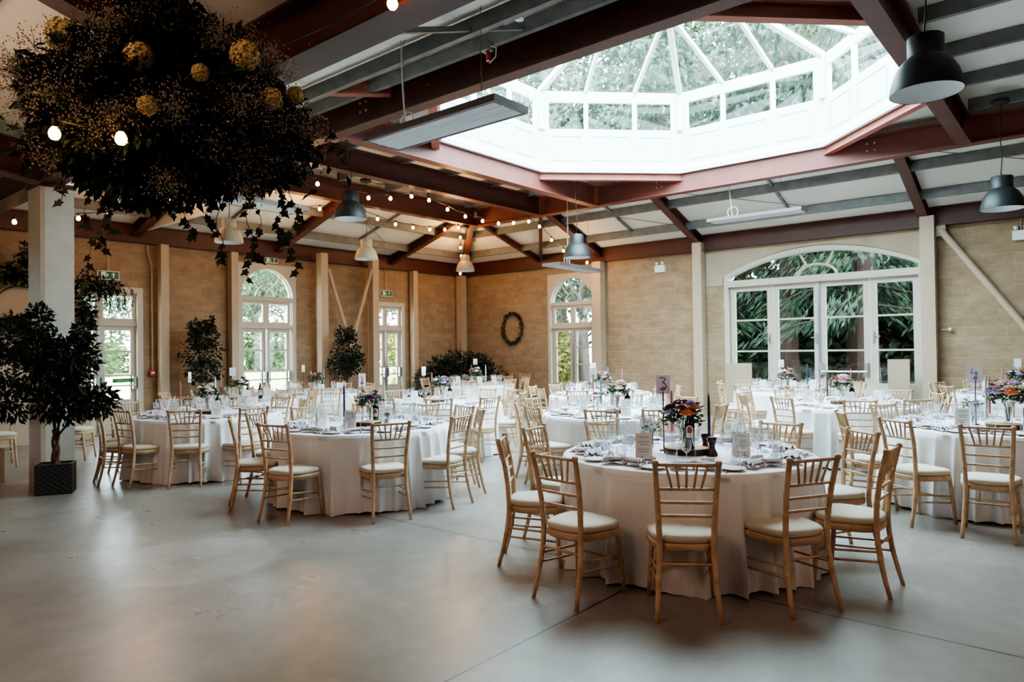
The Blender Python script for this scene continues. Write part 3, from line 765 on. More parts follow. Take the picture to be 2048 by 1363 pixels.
def clock(key, x, y):
    # clock position round the table, six o'clock being the side towards the viewer
    tx, ty, _ = TB[key]
    a = math.atan2(y - ty, x - tx); v = math.atan2(ty, tx)
    rel = (math.degrees(v - a)) % 360
    h = int(round(rel / 30.0)) % 12
    return ORD[h - 1]
def cloth_mesh(seed):
    rnd = random.Random(seed); n = 336; mb = MB()
    ph = [rnd.uniform(0, 6.28) for _ in range(6)]; nf = rnd.choice((29, 31, 33))
    rows = [(r, None) for r in (0.0, .3, .6, .84, .897)]
    vs = []; fs = []
    prof = [(0.001, 0), (.45, 0), (.82, 0), (.920, -.001), (.936, -.008), (.941, -.03)]
    dz = [.03, .07, .13, .22, .33, .45, .57, .66, .725, .752]
    def fold(a):
        w = sin(.5 * (nf - 1) * a + ph[0] + 1.6 * sin(3 * a + ph[1])) 
        w = (1 - abs(w)) ** 1.6 * 1.7 - .55
        return w * (0.65 + .35 * sin(5 * a + ph[2])) + .18 * sin((nf // 2) * a + ph[3]) + .12 * sin(2 * nf * a + ph[4])
    allr = prof + [(None, -z) for z in dz]
    for r, z in allr:
        for j in range(n):
            a = 2 * pi * j / n
            if r is not None: rr = r; zz = z
            else:
                t = (-z) / .752
                rr = .941 + .07 * (t ** 0.8) * (fold(a) + .45)
                zz = z + (.012 * sin(7 * a + ph[5]) if t > .99 else 0)
            vs.append((rr * cos(a), rr * sin(a), zz))
    m = len(allr)
    fs = [(i * n + j, i * n + (j + 1) % n, (i + 1) * n + (j + 1) % n, (i + 1) * n + j) for i in range(m - 1) for j in range(n)]
    fs.append(tuple(range(n - 1, -1, -1)))
    return mb.add(vs, fs)
cl_src = []
tab_src = None
def make_table(key):
    global tab_src
    x, y, ph = TB[key]
    i = list(TB).index(key)
    if tab_src is None:
        t = tab_src = thing('banquet_table', '', 'table', (x, y, 0))
        MB().lathe([(.001, 0), (.88, 0), (.89, .008), (.89, .016), (.88, .022), (.001, .022)], 40, (0, 0, .737)).build('tabletop', M['pot'], t)
        for k in range(4):
            a = radians(20 + 90 * k)
            mb = MB().tube([(.55 * cos(a), .55 * sin(a), .737), (.80 * cos(a), .80 * sin(a), .02)], .016, 8); mb.ball((.80 * cos(a), .80 * sin(a), .02), .024, 8, 5, .8)
            mb.build('leg', M['cable'], t, True)
    else: t = dup(tab_src, (x, y, 0), 0.4 * i, '')
    t['label'] = 'round banquet table hidden under its cloth, ' + ph
    if len(cl_src) < 3:
        c = cloth_mesh(40 + i).build('tablecloth', M['cloth'], None, True, org=(0, 0, 0)); cl_src.append(c)
    else: c = cl_src[i % 3].copy(); C.objects.link(c)
    c.location = (x, y, TH); c.rotation_euler = (0, 0, 0.9 * i)
    tag(c, 'white floor-length cloth draped over ' + ph, 'tablecloth', 'white round tablecloths')
for k in TB: make_table(k)

def tchair(key, x, y, face, detail=False):
    chair(x, y, face, 'limewashed chair, cream cushion, %s o\'clock at %s' % (clock(key, x, y), TB[key][2]), detail, 'limewashed wooden banquet chairs')
def rc(key, mx, my, face, detail=True):
    # from the middle of the rear feet
    tchair(key, mx + .25 * cos(radians(face)), my + .25 * sin(radians(face)), face, detail)
for a in ((3.72, 1.83, 33), (3.5, 2.61, -6), (4.01, 3.47, -57), (4.72, 3.72, -82), (4.3, 1.31, 60), (5.0, 1.04, 90), (5.89, 1.43, 139), (6.14, 2.14, 176), (5.47, 3.52, -112), (6.0, 3.02, -152)): rc('T3', *a)
for a in ((3.55, 5.86, 14), (4.27, 5.05, 66), (5.12, 4.97, 101), (5.83, 5.36, 143), (3.62, 6.76, -28), (4.2, 7.28, -62), (4.96, 7.46, -96), (5.66, 7.14, -128), (6.07, 6.5, -165), (6.08, 5.85, 170)): rc('T2', *a)
for a in ((3.86, 8.26, 51), (3.42, 8.92, 8), (3.33, 9.42, -12), (3.62, 10.02, -42), (4.75, 10.55, -92), (4.1, 10.45, -68), (5.5, 10.15, -130), (5.9, 9.5, -168), (5.75, 8.7, 155), (4.55, 7.92, 88)): rc('T1', *a)
for a in ((6.72, .72, 2), (6.94, 1.42, -36), (7.45, 2.0, -64), (8.75, 1.9, -122), (9.25, 1.2, -160)): rc('T4', *a)
def ring(key, off, n=10, skip=(), r=1.27, jit=5, detail=False):
    x, y, _ = TB[key]; rnd = random.Random(key)
    for k in range(n):
        if k in skip: continue
        a = off + 360.0 / n * k + rnd.uniform(-jit, jit); rr = r + rnd.uniform(-.05, .08)
        rc(key, x + rr * cos(radians(a)), y + rr * sin(radians(a)), a + 180 + rnd.uniform(-10, 10), detail)
ring('T5', -161, detail=False)
ring('T7', -134)
ring('T11', 164)
for k, off in (('T6', -170), ('T10', -160), ('T9', -150), ('T8', -140), ('T12', 168), ('T13', 175)): ring(k, off)
# loose chairs along the walls
for x, y, f, lab in ((15.15, 12.45, 180, 'limewashed chair against the right wall, nearest the arched window'), (15.15, 13.1, 180, 'limewashed chair against the right wall, below the wreath'), (15.15, 13.75, 180, 'limewashed chair against the right wall, nearest the bush'),
                     (3.95, 11.95, -40, 'pale lit chair standing alone behind the white column'), (3.0, 12.1, -100, 'limewashed chair in shade left of the white column'), (15.1, 1.75, 180, 'limewashed chair against the right wall under the tube brace')):
    chair(x, y, f, lab, False, 'limewashed wooden banquet chairs')

# ------------------------------------------------------------------ tableware
def src(fn):
    cache = {}
    def g(*k):
        if k not in cache: cache[k] = fn(*k); return cache[k], True
        return None, False
    return g, cache
POOL = {}
def place(kind, maker, name, loc, rz, label, cat, group):
    # first use makes the mesh object, later uses copy it
    if kind not in POOL: o = maker(name); POOL[kind] = o
    else: o = POOL[kind].copy(); C.objects.link(o)
    o.location = loc; o.rotation_euler = (0, 0, rz)
    return tag(o, label, cat, group)
def lathe_maker(prof, m, n=14): return lambda name: MB().lathe(prof, n).build(name, M[m], None, True, org=(0, 0, 0))
wineg = [(.001, .002), (.036, .0), (.036, .003), (.008, .008), (.004, .02), (.004, .095), (.012, .104), (.034, .122), (.043, .15), (.042, .178), (.034, .215)]
whiteg = [(.001, .002), (.032, .0), (.032, .003), (.007, .008), (.0035, .02), (.0035, .085), (.010, .093), (.027, .108), (.033, .13), (.032, .152), (.027, .18)]
flute = [(.001, .002), (.030, .0), (.030, .003), (.006, .008), (.0035, .02), (.0035, .10), (.010, .112), (.021, .14), (.024, .18), (.021, .225)]
tumb = [(.001, .004), (.030, .003), (.032, .0), (.036, .10)]
def napkin(name):
    mb = MB(); nx, ny = 22, 9; vs = []
    for lay in range(2):
        for i in range(nx + 1):
            u = i / nx * 2 - 1
            w = .016 + .062 * abs(u) ** 0.8 * (1 - .12 * lay)
            for j in range(ny + 1):
                v = j / ny * 2 - 1
                z = .016 + .020 * lay + .015 * abs(u) * sin(3.5 * pi * v + lay) + .026 * (1 - abs(u)) * (1 - v * v)
                vs.append((u * (.15 - .02 * lay), v * w + .012 * lay * u, max(.002, z)))
    k = (nx + 1) * (ny + 1); fs = []
    for lay in range(2):
        fs += [(lay * k + i * (ny + 1) + j, lay * k + (i + 1) * (ny + 1) + j, lay * k + (i + 1) * (ny + 1) + j + 1, lay * k + i * (ny + 1) + j + 1) for i in range(nx) for j in range(ny)]
    mb.add(vs, fs); mb.tube([(0, .026 * cos(t), .022 + .022 * sin(t)) for t in [2 * pi * i / 10 for i in range(11)]], .008, 6)
    return mb.build(name, M['napkin'], None, True, org=(0, 0, 0))
plate_m = lathe_maker([(.001, .004), (.045, .004), (.052, .003), (.085, .016), (.086, .018), (.052, .007), (.001, .0065)], 'china', 24)
def fork(name):
    mb = MB().bar((0, -.10, .004), (0, .03, .004), .009, .003).bar((0, .03, .004), (0, .05, .004), .022, .003)
    for i in range(4): mb.bar((-.009 + .006 * i, .05, .004), (-.009 + .006 * i, .10, .006), .003, .003)
    return mb.build(name, M['silver'], None, org=(0, 0, 0))
def knife(name):
    return MB().bar((0, -.11, .004), (0, -.01, .004), .011, .005).add([(-.007, -.01, .004), (.009, -.01, .004), (.009, .08, .004), (.002, .115, .004), (-.007, .10, .004)], [(0, 1, 2, 3, 4)]).build(name, M['silver'], None, org=(0, 0, 0))
def placecard(name):
    t = MB().add([(-.045, -.022, 0), (.045, -.022, 0), (.045, 0, .052), (-.045, 0, .052), (.045, .022, 0), (-.045, .022, 0)], [(0, 1, 2, 3), (3, 2, 4, 5)]).build(name, M['card'], None, org=(0, 0, 0))
    MB().bar((-.028, -.013, .028), (.026, -.0125, .029), .004, .005).build('lettering', M['ink'], t)
    return t
KIND = dict(wine=('wine_glass', wineg, 'large-bowled wine glass'), white=('wine_glass', whiteg, 'smaller wine glass'), flute=('champagne_flute', flute, 'slim champagne flute'), tumb=('tumbler', tumb, 'short water tumbler'))
SHORT = {k: v[2] for k, v in TB.items()}
def setting(key, ang, kinds, cutlery, cards, rnd):
    x, y, _ = TB[key]; sh = SHORT[key]
    ca, sa = cos(radians(ang)), sin(radians(ang)); rz = radians(ang) + pi / 2
    P = lambda r, s: (x + r * ca - s * sa, y + r * sa + s * ca, TH + .001)
    oc = clock(key, x + ca, y + sa)
    pos = {'wine': (.56, -.10), 'white': (.62, -.02), 'flute': (.50, .03), 'tumb': (.66, -.13)}
    for k in kinds:
        nm, prof, desc = KIND[k]; r, s = pos[k]; r += rnd.uniform(-.03, .03); s += rnd.uniform(-.03, .03)
        place(k, lathe_maker(prof, 'cup', 14), nm, P(r, s), rnd.uniform(0, 6), '%s, %s o\'clock, %s' % (desc, oc, sh), 'glass', 'drinking glasses on ' + sh)
    place('napkin', napkin, 'napkin', P(.765, .02), rz + rnd.uniform(-.25, .25), 'knotted lilac-grey napkin, %s o\'clock, %s' % (oc, sh), 'napkin', 'knotted napkins on ' + sh)
    place('plate', plate_m, 'side_plate', P(.775, -.235), 0, 'small white side plate, %s o\'clock, %s' % (oc, sh), 'plate', 'side plates on ' + sh)
    if cutlery:
        place('fork', fork, 'fork', P(.77, .185), rz, 'steel fork, %s o\'clock, %s' % (oc, sh), 'fork', 'forks on ' + sh)
        place('knife', knife, 'knife', P(.77, .215), rz, 'steel knife, %s o\'clock, %s' % (oc, sh), 'knife', 'knives on ' + sh)
    if cards:
        if 'pc' not in POOL:
            POOL['pc'] = placecard('place_card'); o = POOL['pc']
        else:
            o = POOL['pc'].copy(); C.objects.link(o); ch = POOL['pc'].children[0].copy(); C.objects.link(ch); ch.parent = o
        o.location = P(.62, .12); o.rotation_euler = (0, 0, radians(ang) + pi / 2 + rnd.uniform(-.3, .3))
        tag(o, 'little lilac place card, %s o\'clock, %s' % (oc, sh), 'place card', 'place cards on ' + sh)
OFF = dict(T3=-152, T2=-168, T1=-129, T4=-176, T5=-161, T7=-134, T11=164, T6=-170, T10=-160, T9=-150, T8=-140, T12=168, T13=175)
for k in TB:
    rnd = random.Random('s' + k)
    near = k in ('T3', 'T2', 'T4')
    for i in range(10):
        ks = ('wine', 'white', 'flute', 'tumb') if near else (('wine', 'white', 'flute') if k in ('T1', 'T5', 'T11') else ('wine', 'white'))
        if k in ('T8', 'T13', 'T12', 'T9', 'T10', 'T6', 'T7') and i % 2: ks = ('wine',)
        setting(k, OFF[k] + 36 * i, ks, near, near, rnd)

# candlesticks, vases, bottles and cards
def candlestick(loc, colr, label, h=.26, glass=True):
    h *= 1.28; t = thing('candlestick', label, 'candle', loc)
    MB().lathe([(.001, .003), (.042, 0), (.043, .008), (.020, .016), (.010, .03), (.016, .045), (.009, .06), (.014, .08), (.010, .092), (.020, .10), (.020, .112), (.012, .112)], 14).build('holder', M['cup'] if glass else M['silver'], t, True)
    MB().lathe([(.011, .10), (.0118, .12), (.0105, .10 + h * .8), (.007, .10 + h * .96), (.002, .10 + h), (.0008, .10 + h + .012)], 10).build('taper_candle', WAX[colr], t, True)
    return t
def rose(par, c, r, pet, label=None):
    mb = MB(); c = Vector(c); rnd = random
    for L in range(4):
        k = 4 + 2 * L; rr = r * (.25 + .25 * L); tilt = 1.25 - .33 * L
        for i in range(k):
            a = 2 * pi * i / k + L * .6; d = Vector((cos(a), sin(a), 0)); up = Vector((0, 0, 1))
            base = c + d * rr * .35 - up * r * .25; tip = c + d * rr + up * r * (.65 * sin(tilt)); s = Vector((-sin(a), cos(a), 0)) * r * (.30 + .1 * L)
            mid = (base + tip) / 2 + d * r * .18
            mb.add([base, mid + s, tip + s * .5, tip - s * .5, mid - s], [(0, 1, 2, 3, 4)])
    o = mb.build('bloom', PET[pet], par); 
    if label: o['label'] = label
    return o
def posy(loc, label, cols, R=.13, vase=.13, small=False, dark=False, group='table posies'):
    t = thing('flower_posy', label, 'flowers', loc, group=group)
    MB().lathe([(.001, .004), (.030, .004), (.034, .0), (.038, .02), (.030, vase * .55), (.036, vase), (.034, vase)] if not small else [(.001, .003), (.018, .0), (.022, .03), (.011, vase * .7), (.013, vase)], 14).build('vase', M['cup'], t, True)
    st = MB(); lf = MB(); top = vase + R * .55
    for i in range(14 if not small else 7):
        a = random.uniform(0, 6.28); q = R * random.uniform(.2, .8)
        st.tube([(random.uniform(-.012, .012), random.uniform(-.012, .012), .02), (q * cos(a) * .3, q * sin(a) * .3, vase), (q * cos(a), q * sin(a), top + random.uniform(-.3, .4) * R)], .0022, 4)
    for i in range(300 if not small else 80):
        a = random.uniform(0, 6.28); b = random.uniform(-.6, 1.2); q = R * random.uniform(.15, 1.0)
        p = (q * cos(a) * cos(b), q * sin(a) * cos(b), top + q * sin(b) * .85)
        lf.leaf(p, (cos(a), sin(a), random.uniform(-.2, .9)), R * random.uniform(.28, .5), R * .17)
    fl = MB()
    for i in range(70 if not small else 26):
        a = random.uniform(0, 6.28); b = random.uniform(-.4, 1.3); q = R * random.uniform(.85, 1.15)
        fl.octa((q * cos(a) * cos(b), q * sin(a) * cos(b), top + q * sin(b) * .9), R * random.uniform(.035, .075))
    fl.build('filler_flowers', PET['white' if cols[-1] not in ('lilac',) else 'lilac'], t)['kind'] = 'stuff'
    st.build('stems', M['leafm'], t); lf.build('foliage', M['leafm'], t)
    for i, cn in enumerate(list(cols) + ([] if small else list(cols[1:5]))):
        a = 2.4 * i + random.uniform(-.3, .3); b = .35 + .75 * (i % 3) / 2.0
        if i == 0: a = math.atan2(-loc[1], -loc[0]) + .2; b = .35
        q = R * .98
        rose(t, (q * cos(a) * cos(b), q * sin(a) * cos(b), top + q * sin(b) * .9), R * (.42 if i == 0 else random.uniform(.24, .36)), cn)
    return t
def bottle(loc, label):
    t = thing('wine_bottle', label, 'bottle', loc)
    MB().lathe([(.001, .004), (.034, .002), (.037, .008), (.037, .175), (.033, .198), (.018, .222), (.014, .24), (.0135, .27), (.0155, .272), (.0155, .285), (.001, .286)], 18).build('body', M['bottle'], t, True)
    MB().lathe([(.0145, .232), (.0148, .27), (.0168, .272), (.0168, .288), (.001, .289)], 14).build('foil_cap', M['foil'], t, True)
    a0 = math.atan2(-loc[1], -loc[0])
    def wrap(mb, z0, z1, h, r=.0376, n=10, ar=False):
        vs = []; 
        for i in range(n + 1):
            a = a0 + h * (2 * i / n - 1); zz = z1 - (.02 * (1 - cos(pi * (i / n - .5))) if ar else 0)
            vs += [(r * cos(a), r * sin(a), z0), (r * cos(a), r * sin(a), zz)]
        return mb.add(vs, [(2 * i, 2 * i + 2, 2 * i + 3, 2 * i + 1) for i in range(n)])
    lb = wrap(MB(), .085, .178, .75, ar=True).build('bottle_label', M['blabel'], t, True)
    wrap(MB(), .120, .17, .45, .0379, ar=True).build('label_panel', M['blabel2'], lb, True)
    return t
def pepper(loc, label):
    t = thing('pepper_mill', label, 'pepper mill', loc)
    MB().lathe([(.001, 0), (.040, 0), (.042, .008), (.037, .024), (.023, .05), (.020, .07), (.025, .092), (.028, .098)], 16).build('base', M['pepper'], t, True)
    MB().lathe([(.028, .1005), (.033, .108), (.033, .134), (.026, .141), (.001, .142)], 16).build('head', M['pepper'], t, True)
    return t
def slice_(loc, label, r=.15):
    t = thing('wood_slice', label, 'wood slice', loc)
    rr = [r * (1 + .05 * sin(3 * 2 * pi * i / 26) + random.uniform(-.015, .015)) for i in range(26)]
    vs = [(rr[i] * cos(2 * pi * i / 26), rr[i] * sin(2 * pi * i / 26), z) for z in (0, .045) for i in range(26)]
    MB().add(vs, [(i, (i + 1) % 26, 26 + (i + 1) % 26, 26 + i) for i in range(26)] + [tuple(range(25, -1, -1))]).build('bark', M['bark'], t)
    MB().add([(x * .985, y * .985, .0455) for x, y, z in vs[26:]] + [(x * .985, y * .985, .044) for x, y, z in vs[26:]], [tuple(range(26))] + [(i, 26 + i, 26 + (i + 1) % 26, (i + 1) % 26) for i in range(26)]).build('cut_face', M['slicetop'], t)
def towards(loc, extra=0): return math.atan2(-loc[1], -loc[0]) + pi / 2 + extra
STROKES = {
 '3': [[(-.28, .42), (.0, .47), (.22, .40), (.02, .12), (-.02, .09), (.16, .02), (.26, -.16), (.18, -.36), (-.02, -.46), (-.24, -.40)]],
 '4': [[(-.22, .44), (-.28, .1), (-.26, .06), (.22, .06)], [(.08, .22), (.06, -.06), (.08, -.46)]],
 'X': [[(-.2, .45), (.02, .05), (.2, -.45)], [(.2, .45), (-.02, .02), (-.22, -.45)]],
 '11': [[(-.18, .42), (-.18, -.42)], [(.16, .42), (.16, -.42)]],
 '1': [[(-.08, .36), (.04, .44), (.04, -.44)]],
 '': []}
def number_card(loc, txt, label, h=.47, w=.105, ch=.14, m='card', rod='plum', yaw=0.0, inkm='ink'):
    t = thing('table_number', label, 'table number', loc, towards(loc, yaw))
    MB().lathe([(.001, 0), (.036, 0), (.036, .006), (.006, .012)], 14).build('foot', M[rod], t, True)
    mb = MB().tube([(0, 0, .008), (0, 0, h - ch * .98)], .0058, 6)
    mb.tube([(.011 * sin(a), -.004, h - ch * .9 + .011 - .011 * cos(a)) for a in [2 * pi * i / 12 for i in range(13)]], .004, 5)
    mb.build('rod', M[rod], t, True)
    c = MB().box((0, 0, h - ch / 2 - .012), (w, .003, ch)).build('card', M[m], t)
    s = MB()
    for st in STROKES[txt]: s.tube([(x * w * .95, -.0028, h - ch / 2 - .008 + y * ch * .72) for x, y in st], .0026 if w > .1 else .0022, 5)
    if txt: s.build('numeral', M[inkm], c, True)
def menu_card(loc, label, w=.10, h=.21, m='menu', yaw=0.0, group='menu cards'):
    t = thing('menu_card', label, 'menu', loc, towards(loc, yaw), group)
    MB().add([(-w / 2, -.02, 0), (w / 2, -.02, 0), (w / 2, 0, h), (-w / 2, 0, h), (w / 2, .03, 0), (-w / 2, .03, 0)], [(0, 1, 2, 3), (3, 2, 4, 5)]).build('folded_card', M[m], t)
    mb = MB()
    for i in range(9):
        z = h * (.86 - .085 * i); y = -.0206 * (1 - z / h) - .0012; ww = w * (.28, .0, .34, .26, .0, .36, .3, .0, .25)[i]
        if ww: mb.add([(-ww, y - .0004, z - .003), (ww, y - .0004, z - .003), (ww, y, z + .003), (-ww, y, z + .003)], [(0, 1, 2, 3)])
    mb.build('printed_lines', M['inkg'], t)
Zt = TH + .001
# nearest table
sl = (4.96, 2.44, Zt); slice_(sl, 'bark-edged wood slice at the middle of the nearest table', .165)
posy((4.98, 2.47, Zt + .0465), 'dark posy with a large coral rose on the nearest table', ['orange', 'plum', 'lilac', 'blush', 'plum', 'lilac', 'white', 'orange'], .14, .14, dark=True)
bottle((4.885, 2.375, Zt + .0465), 'dark wine bottle with a copper label on the nearest table')
candlestick((5.06, 2.30, Zt), 'navy', 'tall navy taper in a glass holder on the nearest table', .27)
candlestick((5.35, 2.76, Zt), 'pink', 'dusty pink taper behind the posy on the nearest table', .27)
candlestick((4.92, 2.78, Zt), 'sage', 'short sage taper beside the little sprig on the nearest table', .12)
pepper((4.93, 2.22, Zt), 'dark turned pepper mill on the nearest table')
pepper((5.12, 2.36, Zt), 'small dark salt mill behind the pepper mill on the nearest table')
number_card((4.98, 2.64, Zt), '3', 'lilac table card with a handwritten 3 on a plum rod', .60, .105, .145, yaw=.05)
menu_card((4.42, 2.50, Zt), 'folded beige menu left of the posy on the nearest table', .115, .20, yaw=.1)
menu_card((5.05, 2.05, Zt), 'folded beige menu right of the pepper mill on the nearest table', .125, .17, yaw=-.1)
menu_card((5.35, 3.0, Zt), 'folded beige menu at the back of the nearest table', .11, .20, yaw=.3)
posy((4.93, 2.72, Zt), 'little pale sprig in a bud vase on the nearest table', ['white', 'blush', 'white'], .075, .12, small=True)
# navy taper table
slice_((4.86, 6.13, Zt), 'wood slice under the posy on the navy taper table', .15)
posy((4.86, 6.1, Zt + .0465), 'mauve and green posy in a glass vase on the navy taper table', ['plum', 'lilac', 'white', 'lilac', 'blush', 'plum', 'cream'], .125, .15)
bottle((5.02, 6.2, Zt), 'dark wine bottle behind the posy on the navy taper table')
candlestick((4.66, 6.28, Zt), 'navy', 'tall navy taper left of the posy on the navy taper table', .27, False)
candlestick((5.33, 6.42, Zt), 'sage', 'tall sage taper right of the posy on the navy taper table', .28)
candlestick((5.0, 6.4, Zt), 'pink', 'dusty pink taper behind the posy on the navy taper table', .2)
number_card((4.98, 6.38, Zt), 'X', 'narrow lilac table card with an X on a brown rod', .57, .105, .145, rod='twig', yaw=.75)
menu_card((4.42, 5.86, Zt), 'folded beige menu in front of the posy on the navy taper table', .115, .20, yaw=.05)
menu_card((4.52, 6.5, Zt), 'narrow beige menu left of the navy taper on the navy taper table', .115, .25, yaw=.7)
menu_card((5.2, 6.36, Zt), 'white menu right of the posy on the navy taper table', .12, .19, 'menuw', yaw=-.1)
pepper((4.98, 5.96, Zt), 'dark pepper mill right of the posy on the navy taper table')
# right-hand table
slice_((8.12, .72, Zt), 'wood slice under the coral rose posy on the right-hand table', .17)
posy((8.14, .70, Zt + .0465), 'posy with an open coral rose in a vase on the right-hand table', ['orange', 'pink', 'lilac', 'white', 'blush', 'pink', 'lilac', 'cream'], .16, .16)
candlestick((8.05, .86, Zt), 'sage', 'tall pale sage taper on the right-hand table', .31)
candlestick((8.5, .88, Zt), 'pink', 'dusty pink taper behind the posy on the right-hand table', .30)
bottle((8.2, .55, Zt), 'dark wine bottle right of the posy on the right-hand table')
number_card((8.35, .98, Zt), '4', 'lilac table card with a handwritten 4 on a dark rod', .59, .125, .155, yaw=.15)
menu_card((7.78, 1.02, Zt), 'white folded menu left of the posy on the right-hand table', .12, .20, 'menuw', yaw=.5)
menu_card((8.9, 1.05, Zt), 'wide white menu box lid behind the table card at the right', .16, .20, 'menuw')
posy((8.3, 1.0, Zt), 'small teal-leaved sprig below the right-hand table card', ['lilac', 'lilac'], .09, .15, small=True)
# the other tables
def dress(key, cols, candles, num=None, mills=1, bottles=1, menus=3, numlab='', dark=False, nk={}):
    x, y, _ = TB[key]; sh = SHORT[key]; v = math.atan2(y, x); rnd = random.Random('d' + key); bl_ = ('', 'second ')
    Q = lambda f, s, z=Zt: (x + f * cos(v) + s * sin(v), y + f * sin(v) - s * cos(v), z)   # f away from the viewer, s to the viewer's right
    slice_(Q(0, 0), 'wood slice at the middle of ' + sh, .15)
    posy(Q(0, 0, Zt + .0465), '%s posy at the middle of %s' % (cols[0], sh), cols[1], .14, .15, dark=dark)
    posy(Q(.1, -.25), 'small bud vase sprig on ' + sh, cols[1][1:3], .08, .12, small=True)
    for i, (cn, s, h) in enumerate(candles):
        candlestick(Q(.05 + .12 * (i % 2), s), cn, 'tall %s taper on %s' % ({'pink': 'dusty pink', 'white': 'ivory'}.get(cn, cn), sh), h)
    for i in range(bottles): bottle(Q(.04 - .1 * i, .13 + .2 * i), ('dark wine bottle by the posy on ', 'dark wine bottle right of the first on ')[i] + sh)
    for i in range(mills): pepper(Q(-.18, .12), 'dark pepper mill on ' + sh)
    for i in range(menus):
        s = (-.42, .1, .45)[i]; f = (-.05, -.38, .1)[i]
        menu_card(Q(f, s), 'folded %s menu, %s one on %s' % ('white', ('left', 'front', 'right')[i], sh), .11, .19, 'menuw' if key != 'T1' else 'menu', yaw=rnd.uniform(-.4, .4))
    if num is not None: number_card(Q(.22, nk.get('s', -.1)), num, numlab, nk.get('h', .57), .10, .14, nk.get('m', 'cardw'), nk.get('rod', 'plum'), nk.get('yaw', .2), 'ink')
dress('T1', ('cream and mauve', ['cream', 'pink', 'cream', 'lilac', 'cream', 'pink']), [('pink', -.33, .27), ('white', .1, .30)], '', numlab='narrow white table card on a plum rod by the white column table', nk=dict(s=-.22, yaw=1.2, m='cardw'))
dress('T5', ('cream and pink', ['cream', 'pink', 'white', 'cream', 'blush', 'white', 'pink']), [('teal', -.2, .27), ('pink', .1, .29), ('lilac', -.05, .2)], '', numlab='white table card on the table right behind the nearest table', nk=dict(s=-.3))
dress('T7', ('mauve and pink', ['lilac', 'pink', 'plum', 'lilac', 'white']), [('pink', -.15, .28), ('white', .2, .2)], '', numlab='white table card on the middle table left of the aisle', nk=dict(s=-.28, yaw=.9), dark=True)
dress('T11', ('pink and yellow', ['pink', 'orange', 'cream', 'white', 'pink', 'white']), [('pink', .12, .30), ('sage', -.02, .2), ('navy', -.18, .28)], '', numlab='white table card edge-on before the wide arched doors', nk=dict(s=-.28, yaw=1.1))
dress('T6', ('pink and plum', ['pink', 'plum', 'white', 'lilac', 'orange']), [('lilac', .1, .3), ('pink', .35, .28)], '1', numlab='white table card before the arched window in the right wall', nk=dict(s=-.16))
dress('T10', ('white and blush', ['white', 'blush', 'plum', 'white', 'blush']), [('white', .05, .28), ('pink', -.3, .3)], '11', bottles=2, numlab='white table card reading 11 by the tall arched window', nk=dict(s=-.12, rod='cardw'))
dress('T9', ('dark red', ['plum', 'orange', 'plum', 'blush']), [('lilac', .15, .3), ('white', -.1, .26)], '', numlab='white table card edge-on below the V brace', nk=dict(s=-.25, yaw=1.0), dark=True)
dress('T8', ('white and coral', ['white', 'orange', 'white', 'pink']), [('teal', -.1, .3), ('white', .25, .28)], '', numlab='tall white table card in front of the corner bush', nk=dict(s=0, h=.62, rod='cable'))
dress('T12', ('coral and white', ['orange', 'white', 'pink', 'white']), [('pink', .02, .26), ('navy', .35, .3)], '', numlab='white table card on the far table against the wide doors', nk=dict(s=-.1))
dress('T13', ('lilac and white', ['lilac', 'white', 'orange', 'lilac']), [('pink', -.2, .28), ('white', .1, .28)], '', numlab='white table card at the far right by the block wall', nk=dict(s=.0, rod='cardw'))

# ------------------------------------------------------------------ pendants, heaters, signs, small fittings
def pendant(loc, top, label, m='pend', group='dome pendant lamps', rose_=True, k=1.0):
    t = thing('pendant_lamp', label, 'lamp', loc, group=group)
    s = .235 / .235
    prof = [(.235, 0), (.236, .012), (.226, .07), (.205, .14), (.170, .205), (.130, .245), (.118, .252), (.117, .262), (.117, .395), (.108, .402), (.02, .404), (.012, .43)]
    prof = [(r * k, z * k) for r, z in prof]
    MB().lathe(prof, 32).build('lamp_shade', M[m], t, True)
    MB().lathe([(r - .006, z + .002) for r, z in prof[:10]] + [(.001, .396 * k)], 32).build('shade_lining', M['pendin'], t, True)
    MB().lathe([(.001, .26), (.05, .25), (.07, .2), (.055, .15), (.001, .135)], 12).build('lamp_bulb', M['pendin'], t, True)
    h = top - loc[2]
    wob = [(.012 * sin(q * 1.3), .010 * cos(q * 1.7), .42 * k + (h - .42 * k) * q / 7) for q in range(8)]
    MB().tube(wob, .007, 6).build('cord', M['cable'], t, True)
    if rose_: MB().lathe([(.001, h - .06), (.10, h - .06), (.115, h - .05), (.115, h), (.001, h)], 20).build('ceiling_rose', M['cable'], t, True)
pendant((6.80, 1.10, 3.69), 5.29, 'large dark grey dome pendant nearest, at the upper right', k=1.187)
pendant((7.58, 9.98, 3.88), 5.29, 'dark grey dome pendant left of the long hanging heater', k=1.187)
pendant((12.45, 1.08, 3.53), 5.13, 'dark grey dome pendant at the right edge', k=1.187)
pendant((12.0, 8.28, 3.46), 5.29, 'dark grey dome pendant before the right wall arched window', k=1.187)
pendant((6.13, 11.44, 3.47), 4.6, 'beige dome pendant among the trailing ivy', 'pendb')
pendant((9.11, 11.49, 3.46), 5.1, 'beige dome pendant between the V brace columns', 'pendb')
pendant((12.87, 12.3, 3.58), 4.72, 'beige dome pendant in the far corner', 'pendb')

